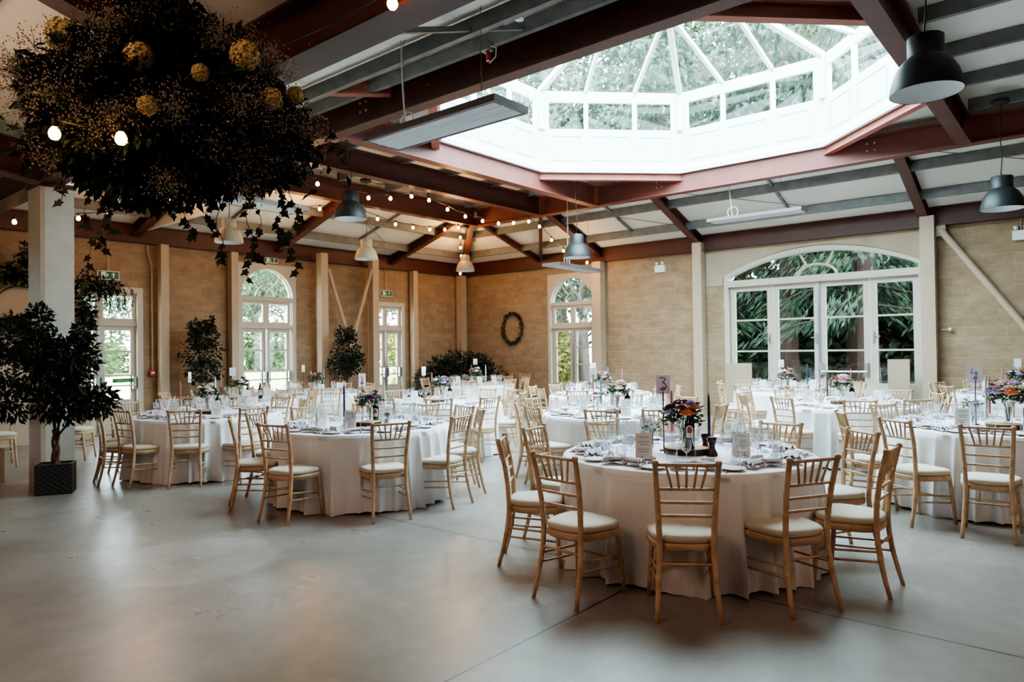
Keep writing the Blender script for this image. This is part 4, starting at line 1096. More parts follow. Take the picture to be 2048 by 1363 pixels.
def heaterp(c, L, W, rz, label, tops, tilt=0.0):
    t = thing('radiant_heater', label, 'heater', c, rz, 'hanging radiant heaters')
    MB().box((0, 0, .03), (L, W, .05)).build('casing', M['heater'], t)
    MB().plate([rect(-L / 2 - .012, L / 2 + .012, -W / 2 - .012, W / 2 + .012), rect(-L / 2 + .012, L / 2 - .012, -W / 2 + .012, W / 2 - .012)], lambda u, v, w: Vector((u, v, w)), -.006, .06).build('rim', M['heaterr'], t)
    f = MB()
    for k in (-1, 0, 1): f.box((0, k * W * .31, .001), (L - .06, W * .25, .012))
    f.build('heating_strip', M['heaterf'], t)
    ln = MB()
    for k in (-.5, .5): ln.box((0, k * W * .31 * 2 * .98 / 2, -.0035), (L - .04, .014, .006))
    ln.build('bright_bead', M['signw'], t)
    for i, (u, top) in enumerate(tops):
        mb = MB(); n = max(6, int((top - c[2]) / .05))
        for k in range(n):
            z = .055 + (top - c[2] - .055) * k / n; z2 = .055 + (top - c[2] - .055) * (k + 1) / n
            mb.bar((u + (.004 if k % 2 else -.004), 0, z), (u, .004 if k % 2 else -.004, z2), .007, .007)
        mb.build('chain', M['galv'], t)
    cb = [(tops[0][0] - .12, 0, .06)] + [(tops[0][0] - .05 + .11 * sin(a), .02 * a / 6, .16 - .11 * cos(a)) for a in [2 * pi * i / 10 for i in range(11)]] + [(tops[0][0], .02, .5), (tops[0][0] + .02, .02, tops[0][1] - c[2])]
    MB().tube(cb, .009, 6).build('flex', M['cablew'], t)
heaterp((4.95, 5.04, 3.80), 1.82, .46, pi / 2, 'long grey radiant heater hanging in front of the skylight', [(.55, 4.86), (-.55, 4.86)])
heaterp((13.52, 5.12, 4.09), 1.82, .36, pi / 2, 'slim white-edged radiant heater hanging before the wide arched doors', [(.5, 4.88), (-.5, 4.88)])
heaterp((12.95, 9.0, 3.36), 1.9, .44, 0.06, 'radiant heater hanging before the right wall arched window', [(-.26, 5.13), (.6, 4.86)])
heaterp((5.6, 9.95, 3.85), 1.9, .5, 0.05, 'radiant heater half hidden behind the trailing ivy', [(-.6, 4.7), (.6, 4.75)])

def exit_sign(fr, u, v, flip, label, w=.40, h=.17, hang=None, box=True):
    t = thing('exit_sign', label, 'sign', fr(u, v, -.06))
    part(MB().plate([rect(u - w / 2, u + w / 2, v - h / 2, v + h / 2)], fr, -.075, -.02), 'sign_box', 'signw', t)
    part(MB().plate([rect(u - w / 2 + .014, u + w / 2 - .014, v - h / 2 + .014, v + h / 2 - .014)], fr, -.082, -.076), 'green_panel', 'green', t)
    d = -1 if flip else 1   # reading direction along u
    F = lambda a, b: fr(u + d * a * w, v + b * h, -.084)
    mb = MB()
    def st(pts, r): mb.tube([F(a, b) for a, b in pts], r, 5)
    # door with a running figure, then an upward arrow
    mb.add([F(-.33, -.34), F(-.14, -.34), F(-.14, .36), F(-.33, .36)], [(0, 1, 2, 3)])
    st([(-.10, .30), (-.10, .24)], .012); st([(-.13, .14), (-.06, -.06)], .010); st([(-.13, .12), (-.03, .06), (.01, .12)], .006); st([(-.06, -.06), (.0, -.18), (-.02, -.34)], .007); st([(-.08, -.06), (-.12, -.24), (-.18, -.28)], .007)
    mb.add([F(.20, -.30), F(.25, -.30), F(.25, .06), F(.20, .06)], [(0, 1, 2, 3)])
    mb.add([F(.12, .02), F(.225, .34), F(.33, .02), F(.225, .12)], [(0, 1, 2, 3)])
    mb.build('pictogram', M['signw'], t, world=True)
    if hang:
        part(MB().tube([fr(u, v + h / 2, -.05), fr(u, hang, -.05)], .012, 6), 'conduit', 'cream', t)
exit_sign(FL, 5.50, 3.14, False, 'green exit sign on the left wall above the first French doors', hang=3.85)
exit_sign(FL, 9.03, 3.755, False, 'green exit sign above the tall arched doors', .37, .13)
exit_sign(FL, 12.5, 3.16, False, 'green exit sign above the door near the far corner', .39, .17, hang=3.85)
exit_sign(FR, 4.84, 4.13, True, 'green exit sign above the wide arched doors', .40, .2)
MB2 = thing('spot_bracket', 'small pair of hooks carrying the exit sign above the wide arched doors', 'bracket', (15.5, 4.84, 4.22))
MB().tube([(15.52, 4.92, 4.22), (15.52, 4.92, 4.34)], .008, 6).tube([(15.52, 4.76, 4.22), (15.52, 4.76, 4.34)], .008, 6).build('hook', M['galv'], MB2, world=True)
def twin(y, z, label):
    t = thing('emergency_lamp', label, 'lamp', (15.56, y, z), group='twin emergency lamps')
    MB().box((0, 0, 0), (.1, .26, .17)).build('battery_box', M['signw'], t)
    for s in (-1, 1): MB().lathe([(.001, -.03), (.03, -.03), (.042, .03), (.04, .03), (.03, .0), (.001, .0)], 12, (-.04, s * .075, .13)).build('lamp_head', M['signw'], t, True)
    MB().tube([(.02, 0, .09), (.02, 0, .34)], .01, 6).build('conduit', M['cream'], t)
twin(8.27, 3.52, 'white twin emergency lamp on the wall left of the wide arched doors')
twin(1.08, 3.52, 'white twin emergency lamp at the right edge of the wall')
t = thing('alarm_call_point', 'small red fire alarm call point on the left wall', 'alarm', (6.33, 14.94, 1.2))
MB().box((0, 0, 0), (.12, .06, .12)).build('case', M['red'], t); MB().box((0, -.032, .0), (.07, .006, .045)).build('break_glass', M['signw'], t)
MB().tube([(0, 0, .06), (0, 0, 2.2), (-.08, 0, 2.45), (-.08, 0, 2.62)], .018, 8).build('conduit', M['cream'], t)
t = thing('wall_sensor', 'small white round sensor on a stalk at the right of the wide doors', 'sensor', (15.5, 2.2, 1.86))
MB().tube([(.1, .16, 0), (.0, .02, 0)], .008, 6).build('stalk', M['signw'], t); MB().ball((0, 0, 0), .035, 12, 8).build('head', M['signw'], t, True)
t = thing('smoke_detector', 'round white smoke detector on the ceiling above the heater', 'smoke detector', (5.45, 4.42, 4.93))
MB().lathe([(.001, -.06), (.045, -.058), (.05, -.03), (.062, -.026), (.065, .06), (.001, .06)], 20).build('body', M['signw'], t, True)
MB().lathe([(.051, -.05), (.052, -.032)], 20).build('vent_ring', M['gap'], t)
t = thing('junction_box', 'grey junction box with a red plug and looped white flex on the near purlin', 'electrical box', (5.62, 5.02, 4.80))
MB().box((0, 0, .03), (.10, .12, .10)).build('box', M['galv'], t); MB().tube([(0, -.02, -.02), (-.02, -.04, -.14)], .022, 8).build('plug', M['red'], t)
MB().tube([(.0, -.06, .02), (0, -.14, -.02), (-.01, -.14, -.12), (-.02, -.06, -.17)], .007, 6).build('flex', M['cablew'], t)
# cream hatch boards in front of the doors
def standb(label, y, x, w, h):
    t = thing('signboard', label, 'board', (x, y, 0))
    MB().box((0, 0, h / 2), (.03, w, h)).build('panel', M['board'] if 0 else M['cream2'], t); 
    for s in (-1, 1): MB().box((0.06, s * w * .4, .02), (.2, .03, .04)).build('foot', M['cream2'], t)
standb('tall plain cream board standing before the right leaf of the wide doors', 3.02, 15.2, .38, 1.30)
standb('low plain cream board standing before the left leaf of the wide doors', 6.2, 15.2, .60, 1.22)

# ------------------------------------------------------------------ festoon lights
ST = {
 'A': [(5.215, 9.917, 4.016), (5.6, 10.076, 4.218), (6.077, 10.123, 4.489), (6.538, 10.195, 4.561), (7.059, 10.198, 4.437), (8.253, 10.332, 4.407), (8.776, 10.329, 4.479), (9.302, 10.321, 4.601), (9.799, 10.351, 4.609), (10.322, 10.353, 4.498), (10.849, 10.349, 4.425), (11.38, 10.338, 4.398), (11.831, 10.267, 4.397), (12.276, 10.202, 4.454), (12.655, 10.06, 4.52), (12.972, 9.995, 4.437), (13.473, 10.025, 4.182), (14.064, 10.103, 3.992), (14.853, 9.945, 3.758)],
 'B': [(3.274, 12.397, 3.568), (4.184, 12.554, 3.766), (4.621, 12.496, 3.895), (5.069, 12.425, 4.067), (5.547, 12.317, 4.257), (6.9, 12.45, 4.46), (8.21, 12.56, 4.517), (8.738, 12.551, 4.582), (9.714, 12.475, 4.675), (10.226, 12.489, 4.565), (10.751, 12.487, 4.513), (11.282, 12.477, 4.504), (11.814, 12.464, 4.521), (12.259, 12.399, 4.568), (12.619, 12.28, 4.643)],
 'C': [(12.9, 12.45, 4.6), (13.081, 12.665, 4.495), (13.517, 13.084, 4.325), (13.963, 13.489, 4.178), (14.665, 14.216, 3.807)],
 'D': [(2.69, 2.2, 3.57), (2.69, 3.131, 3.585), (2.69, 4.3, 3.6)],
 'E': [(1.393, 4.539, 2.822), (1.615, 4.197, 2.773), (1.9, 4.5, 2.95)]}
def festoon(key, label, E=()):
    pts = ST[key]; t = thing('festoon_lights', label, 'string lights', pts[0])
    cab = []
    for i, p in enumerate(pts):
        a = Vector(p) + Vector((0, 0, .085)); cab.append(a)
        if i < len(pts) - 1: cab.append(a.lerp(Vector(pts[i + 1]) + Vector((0, 0, .085)), .5) + Vector((0, 0, -.03)))
    MB().tube(cab, .008, 5).build('cable', M['cable'], t, world=True)
    for i, p in enumerate(pts):
        if (key == 'D' and i != 1) or (key == 'C' and i == 0) or (key == 'E' and i == 2): continue
        b = MB().lathe([(.001, -.034), (.018, -.03), (.030, -.014), (.033, .004), (.026, .024), (.015, .04), (.012, .045)], 10, p).build('bulb', M['bulb'], t, True, world=True)
        MB().lathe([(.016, .040), (.018, .05), (.018, .085), (.008, .095)], 8, p).build('bulb_socket', M['cable'], b, True, world=True)
festoon('A', 'festoon of warm bulbs following the roof beam left of the skylight')
festoon('B', 'festoon of warm bulbs along the beam nearest the left wall')
festoon('C', 'festoon of warm bulbs dropping down the far corner rafter')
festoon('D', 'single festoon bulb on the low valley beam at the top edge')
festoon('E', 'pair of festoon bulbs at the lower left of the hanging flowers')

# ------------------------------------------------------------------ plants
def leafcloud(mb, c, rad, n, L, w, down=0.0, shell=0.35, seed=1):
    rnd = random.Random(seed)
    for _ in range(n):
        d = Vector((rnd.gauss(0, 1), rnd.gauss(0, 1), rnd.gauss(0, 1))).normalized()
        q = rnd.random() ** shell
        p = Vector(c) + Vector((d.x * rad[0], d.y * rad[1], d.z * rad[2])) * q
        dd = (d + Vector((rnd.uniform(-.7, .7), rnd.uniform(-.7, .7), rnd.uniform(-.7, .7) - down)))
        k = rnd.uniform(.7, 1.3)
        mb.leaf(p, dd, L * k, w * k, (rnd.uniform(-1, 1), rnd.uniform(-1, 1), rnd.uniform(.2, 1.2)))
    return mb
def ficus(loc, label, h, blobs, trunk_top, seed, potm='planter', pot=(.36, .30, .34), nleaf=1600, rz=0.0, group='potted fig trees', quilt=False):
    rnd = random.Random(seed)
    t = thing('potted_tree', label, 'potted plant', loc, rz, group)
    pw, pd, ph_ = pot
    p = MB().plate([rect(-pw / 2, pw / 2, -pd / 2, pd / 2), rect(-pw / 2 + .02, pw / 2 - .02, -pd / 2 + .02, pd / 2 - .02)], lambda u, v, w: Vector((u, v, w)), 0.0, ph_).box((0, 0, .02), (pw - .03, pd - .03, .03)).build('planter', M[potm], t)
    if quilt:
        q = MB()
        for k in range(-4, 9):
            for sg in (-1, 1):
                a = (-pw / 2 + .02, pw / 2 - .02); pts = []
                for xx in (a[0], a[1]):
                    pass
                x0, z0 = -pw / 2 + .015, .01 + .055 * k; x1, z1 = pw / 2 - .015, .01 + .055 * k + sg * (pw - .03) * .75
                # clip to the front panel
                zz = [(x0, z0), (x1, z1)]
                def clip(lo, hi, P):
                    (xa, za), (xb_, zb_) = P
                    if za == zb_: return P
                    out = []
                    for (px_, pz_) in P:
                        if pz_ < lo: tt = (lo - za) / (zb_ - za); out.append((xa + tt * (xb_ - xa), lo))
                        elif pz_ > hi: tt = (hi - za) / (zb_ - za); out.append((xa + tt * (xb_ - xa), hi))
                        else: out.append((px_, pz_))
                    return out
                if (z0 < .015 and z1 < .015) or (z0 > ph_ - .015 and z1 > ph_ - .015): continue
                c_ = clip(.015, ph_ - .015, zz)
                if abs(c_[0][0] - c_[1][0]) > .01 and abs(c_[0][0]) < pw / 2 and abs(c_[1][0]) < pw / 2: q.tube([(c_[0][0], -pd / 2 - .001, c_[0][1]), (c_[1][0], -pd / 2 - .001, c_[1][1])], .0022, 5)
        q.build('quilted_stitching', M['planter2'], p)
    MB().box((0, 0, ph_ - .04), (pw - .04, pd - .04, .04)).build('soil', M['soil'], t)
    tr = MB()
    for k in range(3):
        tr.tube([(.028 * cos(2.1 * k + 5 * z), .028 * sin(2.1 * k + 5 * z), ph_ - .05 + (trunk_top - ph_ + .05) * z) for z in [i / 12 for i in range(13)]], [.022 - .008 * i / 12 for i in range(13)], 7)
    for b in blobs:
        tr.tube([(0, 0, trunk_top - .1), (b[0] * .5, b[1] * .5, (trunk_top + b[2]) / 2), (b[0], b[1], b[2])], [.014, .009, .004], 5)
    tr.build('trunk', M['trunk'], t, True)
    lf = MB(); tot = sum(b[3] for b in blobs)
    for i, b in enumerate(blobs): leafcloud(lf, b[:3], (b[3], b[3], b[3] * b[4]), int(nleaf * b[3] / tot), .085, .042, .35, .42, seed * 10 + i)
    lf.build('foliage', M['leafd'], t)
ficus((2.83, 9.22, 0), 'dark leafy fig tree in a black quilted planter before the white column', 2.0, [(0, -.12, 1.35, .36, .95), (.12, -.16, 1.05, .33, .75), (-.12, -.02, 1.62, .24, 1.0), (-.16, .0, 1.95, .12, 1.6), (.22, -.2, 1.55, .26, .8), (.42, -.28, 1.05, .24, .7), (.3, -.22, 1.82, .1, 1.6)], .72, 3, quilt=True, nleaf=3000, rz=-.62 + .15)
ficus((2.45, 10.7, 0), 'dark fig tree in a brown wooden pot cut by the left edge', 2.0, [(.1, 0, 1.4, .48, .9), (.3, .0, 1.75, .3, .8), (.2, -.2, 1.0, .4, .6), (-.2, .2, 1.75, .35, .8)], .75, 4, 'pot', (.42, .42, .42), 2200)
ficus((7.05, 14.3, 0), 'fig tree against the left wall beside the tall arched doors', 2.0, [(0, 0, 1.62, .40, 1.0), (.05, 0, 1.95, .28, 1.0), (.18, 0, 2.2, .1, 1.6), (-.12, 0, 2.1, .14, 1.2), (.05, 0, 1.2, .36, .8)], .9, 5, 'pot', (.36, .36, .36), 1700)
ficus((10.45, 13.98, 0), 'fig tree standing below the V brace', 2.0, [(0, 0, 1.55, .36, 1.1), (.16, 0, 1.35, .30, 1.1), (-.12, 0, 1.25, .34, .9), (-.1, 0, 1.98, .14, 1.4), (.12, 0, 2.0, .12, 1.4)], .8, 6, 'pot', (.36, .36, .36), 1700)
t = thing('corner_bush', 'wide dark leafy bush filling the far corner', 'plant', (14.1, 13.75, 0))
lf = MB()
for i, b in enumerate([(0, 0, .75, .75, .8), (-.55, .55, .7, .5, .9), (.55, -.55, .75, .55, .9), (.1, .1, 1.25, .5, .7), (-.3, .3, 1.1, .45, .8), (.4, -.35, 1.15, .4, .8)]): leafcloud(lf, b[:3], (b[3], b[3], b[3] * b[4]), 560, .11, .05, .1, .5, 70 + i)
lf.build('foliage', M['leafd'], t)
st = MB()
for i in range(16):
    a = random.uniform(0, 6.3); r = random.uniform(.2, .8); z = random.uniform(1.3, 1.95)
    st.tube([(0, 0, .02), (r * .4 * cos(a), r * .4 * sin(a), z * .6), (r * cos(a), r * sin(a), z)], [.012, .008, .003], 5)
st.build('stems', M['trunk'], t)
MB().lathe([(.001, 0), (.22, 0), (.28, .36), (.25, .36), (.24, .3), (.001, .3)], 18).build('pot', M['pot'], t, True)

# wreath on the right wall
t = thing('wreath', 'oval leafy wreath hanging on the right wall', 'wreath', (15.575, 13.01, 2.2))
mb = MB(); rr = random.Random(5)
base = [(0, .34 * cos(a), .42 * sin(a)) for a in [2 * pi * i / 40 for i in range(41)]]
MB().tube(base, .028, 6).build('ring', M['twig'], t)
for i in range(420):
    a = rr.uniform(0, 6.283); q = rr.uniform(.9, 1.12)
    mb.leaf((-.02 + rr.uniform(-.05, .02), .34 * q * cos(a), .42 * q * sin(a)), (rr.uniform(-.6, .1), cos(a) * rr.uniform(-.4, 1) - sin(a) * rr.uniform(.2, 1), sin(a) * rr.uniform(-.4, 1) + cos(a) * rr.uniform(.2, 1)), .08, .036)
mb.build('leaves', M['leafi'], t)
mb = MB()
for i in range(50):
    a = rr.uniform(0, 6.283); q = rr.uniform(.93, 1.1); mb.octa((-.05, .34 * q * cos(a), .42 * q * sin(a)), .016)
mb.build('berries', M['gyp'], t)

# arched backdrop with hoop and foliage, left of the first doors
t = thing('backdrop_arch', 'tall beige arched backdrop board behind the white column', 'backdrop', (4.2, 14.62, 0))
part(MB().plate([archpts(3.45, 5.06, 0.0, 2.35, 3.0, 20)], FL, -.42, -.37), 'board', 'board', t)
for u in (3.6, 4.9): part(MB().box((u, 14.78, .02), (.05, .4, .04)), 'foot', 'twig', t)
part(MB().tube([(3.92 + .40 * cos(a), 14.52, 2.38 + .42 * sin(a)) for a in [2 * pi * i / 28 for i in range(29)]], .016, 6), 'hoop', 'twig', t)
def spray(label, c, blobs, n, drop, seed):
    t = thing('foliage_garland', label, 'garland', c); lf = MB(); tw = MB(); rnd = random.Random(seed)
    for i, b in enumerate(blobs): leafcloud(lf, (b[0], -.08, b[1]), (b[2], .14, b[3]), n, .11, .045, .5, .5, seed + i)
    for i in range(drop):
        x0 = rnd.uniform(-.1, .5); L = rnd.uniform(.25, .55)
        pts = [(x0, -.1, .12), (x0 + .22, -.14, .1), (x0 + .32, -.14, -.05), (x0 + .36, -.14, -.05 - L)]
        tw.tube(pts, .003, 4)
        for k in range(14):
            z = -.0 - L * k / 14; lf.leaf((x0 + .34 + rnd.uniform(-.02, .02), -.14, z), (rnd.uniform(-.5, .5), rnd.uniform(-.3, .3), -1), .07, .022)
    tw.tube([(-.5, -.06, .0), (0, -.08, .1), (.3, -.1, .05)], .012, 6)
    lf.build('leaves', M['leafd'], t); tw.build('twigs', M['trunk'], t)
spray('drooping leafy garland over the right shoulder of the beige arch', (5.0, 14.55, 2.86), [(-.25, .1, .34, .22), (.1, .0, .3, .22), (-.1, -.3, .2, .26), (.3, .02, .26, .14), (-.02, -.55, .12, .16)], 150, 12, 31)
spray('spiky dark foliage above the hoop on the beige arch', (3.95, 14.5, 3.05), [(0, .0, .3, .2), (-.25, -.05, .25, .12), (.05, .3, .08, .2)], 150, 0, 47)
spray('low band of foliage under the hoop on the beige arch', (3.95, 14.5, 2.14), [(0, 0, .36, .12), (-.2, .02, .2, .12)], 170, 0, 52)

# hanging flower cloud
FC = Vector((2.05, 4.55, 3.10))
AX = Vector((0.643, -0.766, 0)); AY = Vector((0.766, 0.642, 0))      # its long side faces the room's near end
t = thing('hanging_flowers', 'big hanging cloud of dark foliage, gypsophila and cream hydrangeas at the upper left', 'flower installation', FC)
def inb(rnd, k=1.0):
    d = Vector((rnd.gauss(0, 1), rnd.gauss(0, 1), rnd.gauss(0, 1))).normalized(); q = rnd.random() ** .36 * k
    x, y, z = d.x * .90 * q, d.y * .55 * q, d.z * .56 * q
    z += -.10 * x + .06 * sin(5 * x) - (.12 if z > .2 and abs(x) > .6 else 0)
    return x, y, z, d
rnd = random.Random(8); lf = MB(); gy = MB(); gst = MB()
for i in range(7200):
    x, y, z, d = inb(rnd)
    p = AX * x + AY * y + Vector((0, 0, z)); dd = AX * d.x + AY * d.y + Vector((0, 0, d.z - .35)) + Vector((rnd.uniform(-.8, .8), rnd.uniform(-.8, .8), rnd.uniform(-.8, .8)))
    k = rnd.uniform(.7, 1.4); lf.leaf(p, dd, .085 * k, .040 * k)
for sx, sz, n in ((-.55, .48, 30), (-.2, .55, 25), (.05, .62, 90), (.02, .72, 60), (-.92, -.2, 40), (.9, -.3, 60)):
    for i in range(n): lf.leaf(AX * (sx + rnd.gauss(0, .07)) + AY * rnd.gauss(0, .1) + Vector((0, 0, sz + rnd.gauss(0, .09))), (rnd.uniform(-1, 1), rnd.uniform(-1, 1), rnd.uniform(-.6, 1)), .09, .045)
for g in range(62):
    x, y, z, d = inb(rnd, 1.04); 
    if y > .1: y = -y
    d.y = -abs(d.y) if g % 4 else d.y; q = rnd.uniform(.92, 1.08)
    x, y, z = d.x * .90 * q, d.y * .55 * q, d.z * .56 * q - .09 * d.x
    c = AX * x + AY * (y - .04) + Vector((0, 0, z)); R_ = rnd.uniform(.09, .15)
    for i in range(110):
        q = Vector((rnd.gauss(0, 1), rnd.gauss(0, 1), rnd.gauss(0, 1))) * R_ * .5
        gy.octa(c + q, rnd.uniform(.004, .0075))
    for i in range(14):
        q = Vector((rnd.gauss(0, 1), rnd.gauss(0, 1), rnd.gauss(0, 1))) * R_ * .6
        gst.tube([c - Vector((0, 0, .02)), c + q], .0012, 3, False)
lf.build('foliage', M['leafd'], t); gy.build('gypsophila', M['gyp'], t); gst.build('gypsophila_stem', M['leafm'], t)['kind'] = 'stuff'
for (x, y, z), R_ in zip([(1.604, 5.048, 3.605), (1.721, 4.215, 3.277), (2.139, 3.794, 3.299), (2.004, 4.415, 3.62), (1.923, 3.899, 3.16), (2.293, 3.77, 3.08), (2.497, 3.837, 3.173), (1.70, 4.05, 2.95)], [.10, .075, .078, .05, .045, .06, .05, .05]):
    hb = MB(); c = Vector((x, y, z)) - FC
    for i in range(420):
        d = Vector((rnd.gauss(0, 1), rnd.gauss(0, 1), rnd.gauss(0, 1))).normalized(); p = c + d * R_ * .85; s = d.cross(Vector((rnd.uniform(-1, 1), rnd.uniform(-1, 1), 1))).normalized(); u = s.cross(d); w = R_ * .17; p = c + d * R_ * rnd.uniform(.72, .98)
        hb.add([p + s * w + d * R_ * .12, p + u * w + d * R_ * .2, p - s * w + d * R_ * .12, p - u * w + d * R_ * .2], [(0, 1, 2, 3)])
    hb.ball(c, R_ * .7, 10, 7); hb.build('hydrangea', M['hydr'], t)
IV = [(1.765, 4.879, 2.66, .42), (1.806, 4.829, 2.70, .34), (2.114, 4.461, 2.70, .38), (2.052, 4.536, 2.68, .22), (2.247, 4.305, 2.62, .50), (2.37, 4.157, 2.66, .62), (2.401, 4.12, 2.66, .48), (2.494, 4.01, 2.68, .40), (2.545, 3.949, 2.66, .58), (1.59, 5.081, 2.95, .40), (1.898, 4.72, 2.66, .16), (1.98, 4.621, 2.70, .14), (1.70, 4.95, 2.6, .62), (2.2, 4.36, 2.6, .2)]
for i, (x, y, z, L) in enumerate(IV):
    v = MB(); c = Vector((x, y, z)) - FC; pts = []; k = 14
    for j in range(k + 1): pts.append(c + AX * (.03 * sin(j * .9 + i)) + AY * .02 * cos(j + i) + Vector((0, 0, .12 - (L + .12) * j / k)))
    v.tube(pts, .0025, 4)
    vo = v.build('ivy_vine', M['trunk'], t)
    l = MB()
    for j in range(1, k + 1):
        for q in range(2):
            if rnd.random() < .5: continue
            p = pts[j]; a = rnd.uniform(0, 6.28); d = (AX * cos(a) + AY * .5 * sin(a) + Vector((0, 0, -.7))).normalized(); s = d.cross(AY).normalized(); w = rnd.uniform(.035, .055); nn = s.cross(d)
            # five-pointed ivy leaf
            P = lambda aa, bb: p + d * (aa * w * 1.3) + s * (bb * w) + nn * (.12 * w * abs(bb))
            l.add([P(0, 0), P(-.1, .42), P(.28, .36), P(.38, .62), P(.6, .26), P(1.1, 0), P(.6, -.26), P(.38, -.62), P(.28, -.36), P(-.1, -.42)], [tuple(range(10))])
    l.build('ivy_leaves', M['leafi'], vo)
MB().tube([AY * .05 + Vector((0, 0, .5)), AY * .05 + Vector((0, 0, 1.05))], .03, 8).tube([AX * .12 + Vector((0, 0, .5)), AX * .2 + Vector((0, 0, 1.0))], .006, 5).tube([-AX * .7 + Vector((0, 0, .2)), AX * .1 + Vector((0, 0, .98))], .004, 4).build('hanging_stem', M['twig'], t)

# ------------------------------------------------------------------ outside
tag(MB().box((9, 48, -.1), (150, 65.4, .2)).build('lawn', M['lawn'], org=(0, 0, 0)), 'sunlit pale green lawn beyond the left wall doors', 'grass', kind='stuff')
struct('ground_outside', MB().box((66, -12, -.12), (100.2, 54.6, .2)), M['path'])
def blobmesh(seed, n, L, w, blobs):
    mb = MB()
    for i, b in enumerate(blobs): leafcloud(mb, b[:3], (b[3], b[3], b[3] * b[4]), int(n * b[3] ** 1.3), L, w, .1, .3, seed + i)
    return mb
TP = {}
def tree(kind, loc, s, rz, label, group):
    if kind not in TP:
        t = thing('tree' if 'shrub' not in kind else 'garden_shrub', label, 'tree' if 'shrub' not in kind else 'shrub', loc, rz, group)
        r = random.Random(kind)
        if kind.startswith('broad'):
            bl = [(r.uniform(-.3, .3), r.uniform(-.3, .3), r.uniform(.45, .9), r.uniform(.14, .24), .9) for _ in range(15)]
            blobmesh(3, 6000, .018, .012, bl).build('crown', M['tree'], t)
            tr = MB().tube([(0, 0, 0), (.01, .01, .3), (0, 0, .7)], [.03, .022, .008], 8)
            for b in bl: tr.tube([(0, 0, .35), (b[0] * .5, b[1] * .5, .3 + b[2] * .4), b[:3]], [.012, .008, .003], 5)
            tr.build('trunk', M['gtrunk'], t, True)
        elif kind == 'shrub' or kind == 'yellow_shrub':
            blobmesh(9, 900, .10, .06, [(r.uniform(-.6, .6), r.uniform(-.5, .5), r.uniform(.2, .75), r.uniform(.3, .45), .9) for _ in range(9)]).build('leaves', M['shrub' if kind == 'shrub' else 'shruby'], t)
        else:
            mb = MB(); tr = MB().tube([(0, 0, 0), (0, 0, .06), (0, 0, .5), (0, 0, 1)], [.026, .02, .014, .002], 9)
            for k in range(60):
                z = .17 + .80 * k / 60; a = k * 2.4; R_ = .20 * (1.02 - z) + .05
                e = Vector((R_ * cos(a), R_ * sin(a), z - .06)); tr.tube([(0, 0, z), e * .6 + Vector((0, 0, z * .4 + .012)), e], [.003, .002, .001], 3, False)
                for q in range(120):
                    f = r.uniform(.2, 1); p = Vector((e.x * f, e.y * f, z + (.02 - .08 * f) * 1)) + Vector((r.gauss(0, .018), r.gauss(0, .018), r.gauss(0, .01)))
                    mb.leaf(p, (e.x * 1.2 + r.uniform(-.06, .06), e.y * 1.2 + r.uniform(-.06, .06), -.16 - r.random() * .2), .021 * r.uniform(.7, 1.4), .0055)
            mb.build('needles', M['conif'], t); tr.build('trunk', M['ctrunk'], t, True)
        t.scale = (s, s, s); TP[kind] = t; return t
    o = dup(TP[kind], loc, rz, label, group); o.scale = (s, s, s); return o
for i, (x, y, s) in enumerate([(25.5, 13.4, 17), (27.5, 9.2, 18), (24, 5.6, 16), (30, 7.4, 20), (29, 3.6, 18), (33, 10, 21), (36, 5.5, 22), (34, 1.5, 20), (26.5, 0.5, 17), (39, 10.5, 22), (42, 3, 22)]):
    tree('conifer', (x, y, -.05), s, i * 1.1, 'dark conifer outside the wide arched doors, %s' % ['nearest left', 'left of centre', 'nearest right', 'in the middle row', 'right of centre', 'middle row left', 'middle row right', 'far right', 'at the right side', 'back row left', 'back row right'][i], 'conifers outside the wide doors')
for i, (x, y, s) in enumerate([(20.5, 13.9, 8), (24, 20, 16), (30, 17, 19), (24, 33, 14), (33, 24, 20), (38, 15, 20), (27, 78, 14), (40, 76, 17), (50, 72, 18), (14, 80, 11), (35, 34, 19), (44, 20, 21), (6, 76, 11), (20, 74, 11), (33, 72, 13), (46, 80, 15), (36, 45, 13), (-2, 74, 10), (60, 74, 19)]):
    tree('broad', (x, y, -.05), s, i * 1.7, 'broad leafy tree in the grounds, %s' % ['right outside the arched window', 'beyond the far corner', 'behind the far corner', 'left of the far corner', 'far behind the corner', 'behind the conifers', 'across the lawn middle', 'across the lawn right', 'far across the lawn right', 'small across the lawn left', 'far back at the corner', 'far back behind the conifers', 'third from the left across the lawn', 'fourth from the left across the lawn', 'fifth from the left across the lawn', 'behind the lawn shrubs', 'beyond the door near the corner', 'leftmost across the lawn', 'farthest of all'][i], 'broad trees in the grounds')
k = 0
for i in range(12):
    x = 2 + 5.4 * i; y = 62 + 5 * sin(i * 1.9); s = 4.2 + 1.2 * sin(i * 2.3 + 1)
    tree('shrub' if i % 4 != 1 else 'yellow_shrub', (x, y, -.05), s, i * 1.3, 'rounded %s shrub across the lawn, number %s from the left' % ('green' if i % 4 != 1 else 'yellow-green', ORD[i]), 'shrubs across the lawn')
for i in range(5):
    tree('yellow_shrub', (20.5 + 2.2 * (i % 3), 15 + 2.4 * i, -.05), 2.4, i, 'yellow-green shrub outside the right wall arched window, %s' % ['nearest', 'second', 'third', 'fourth', 'farthest'][i], 'shrubs outside the arched window')
TP_d = None
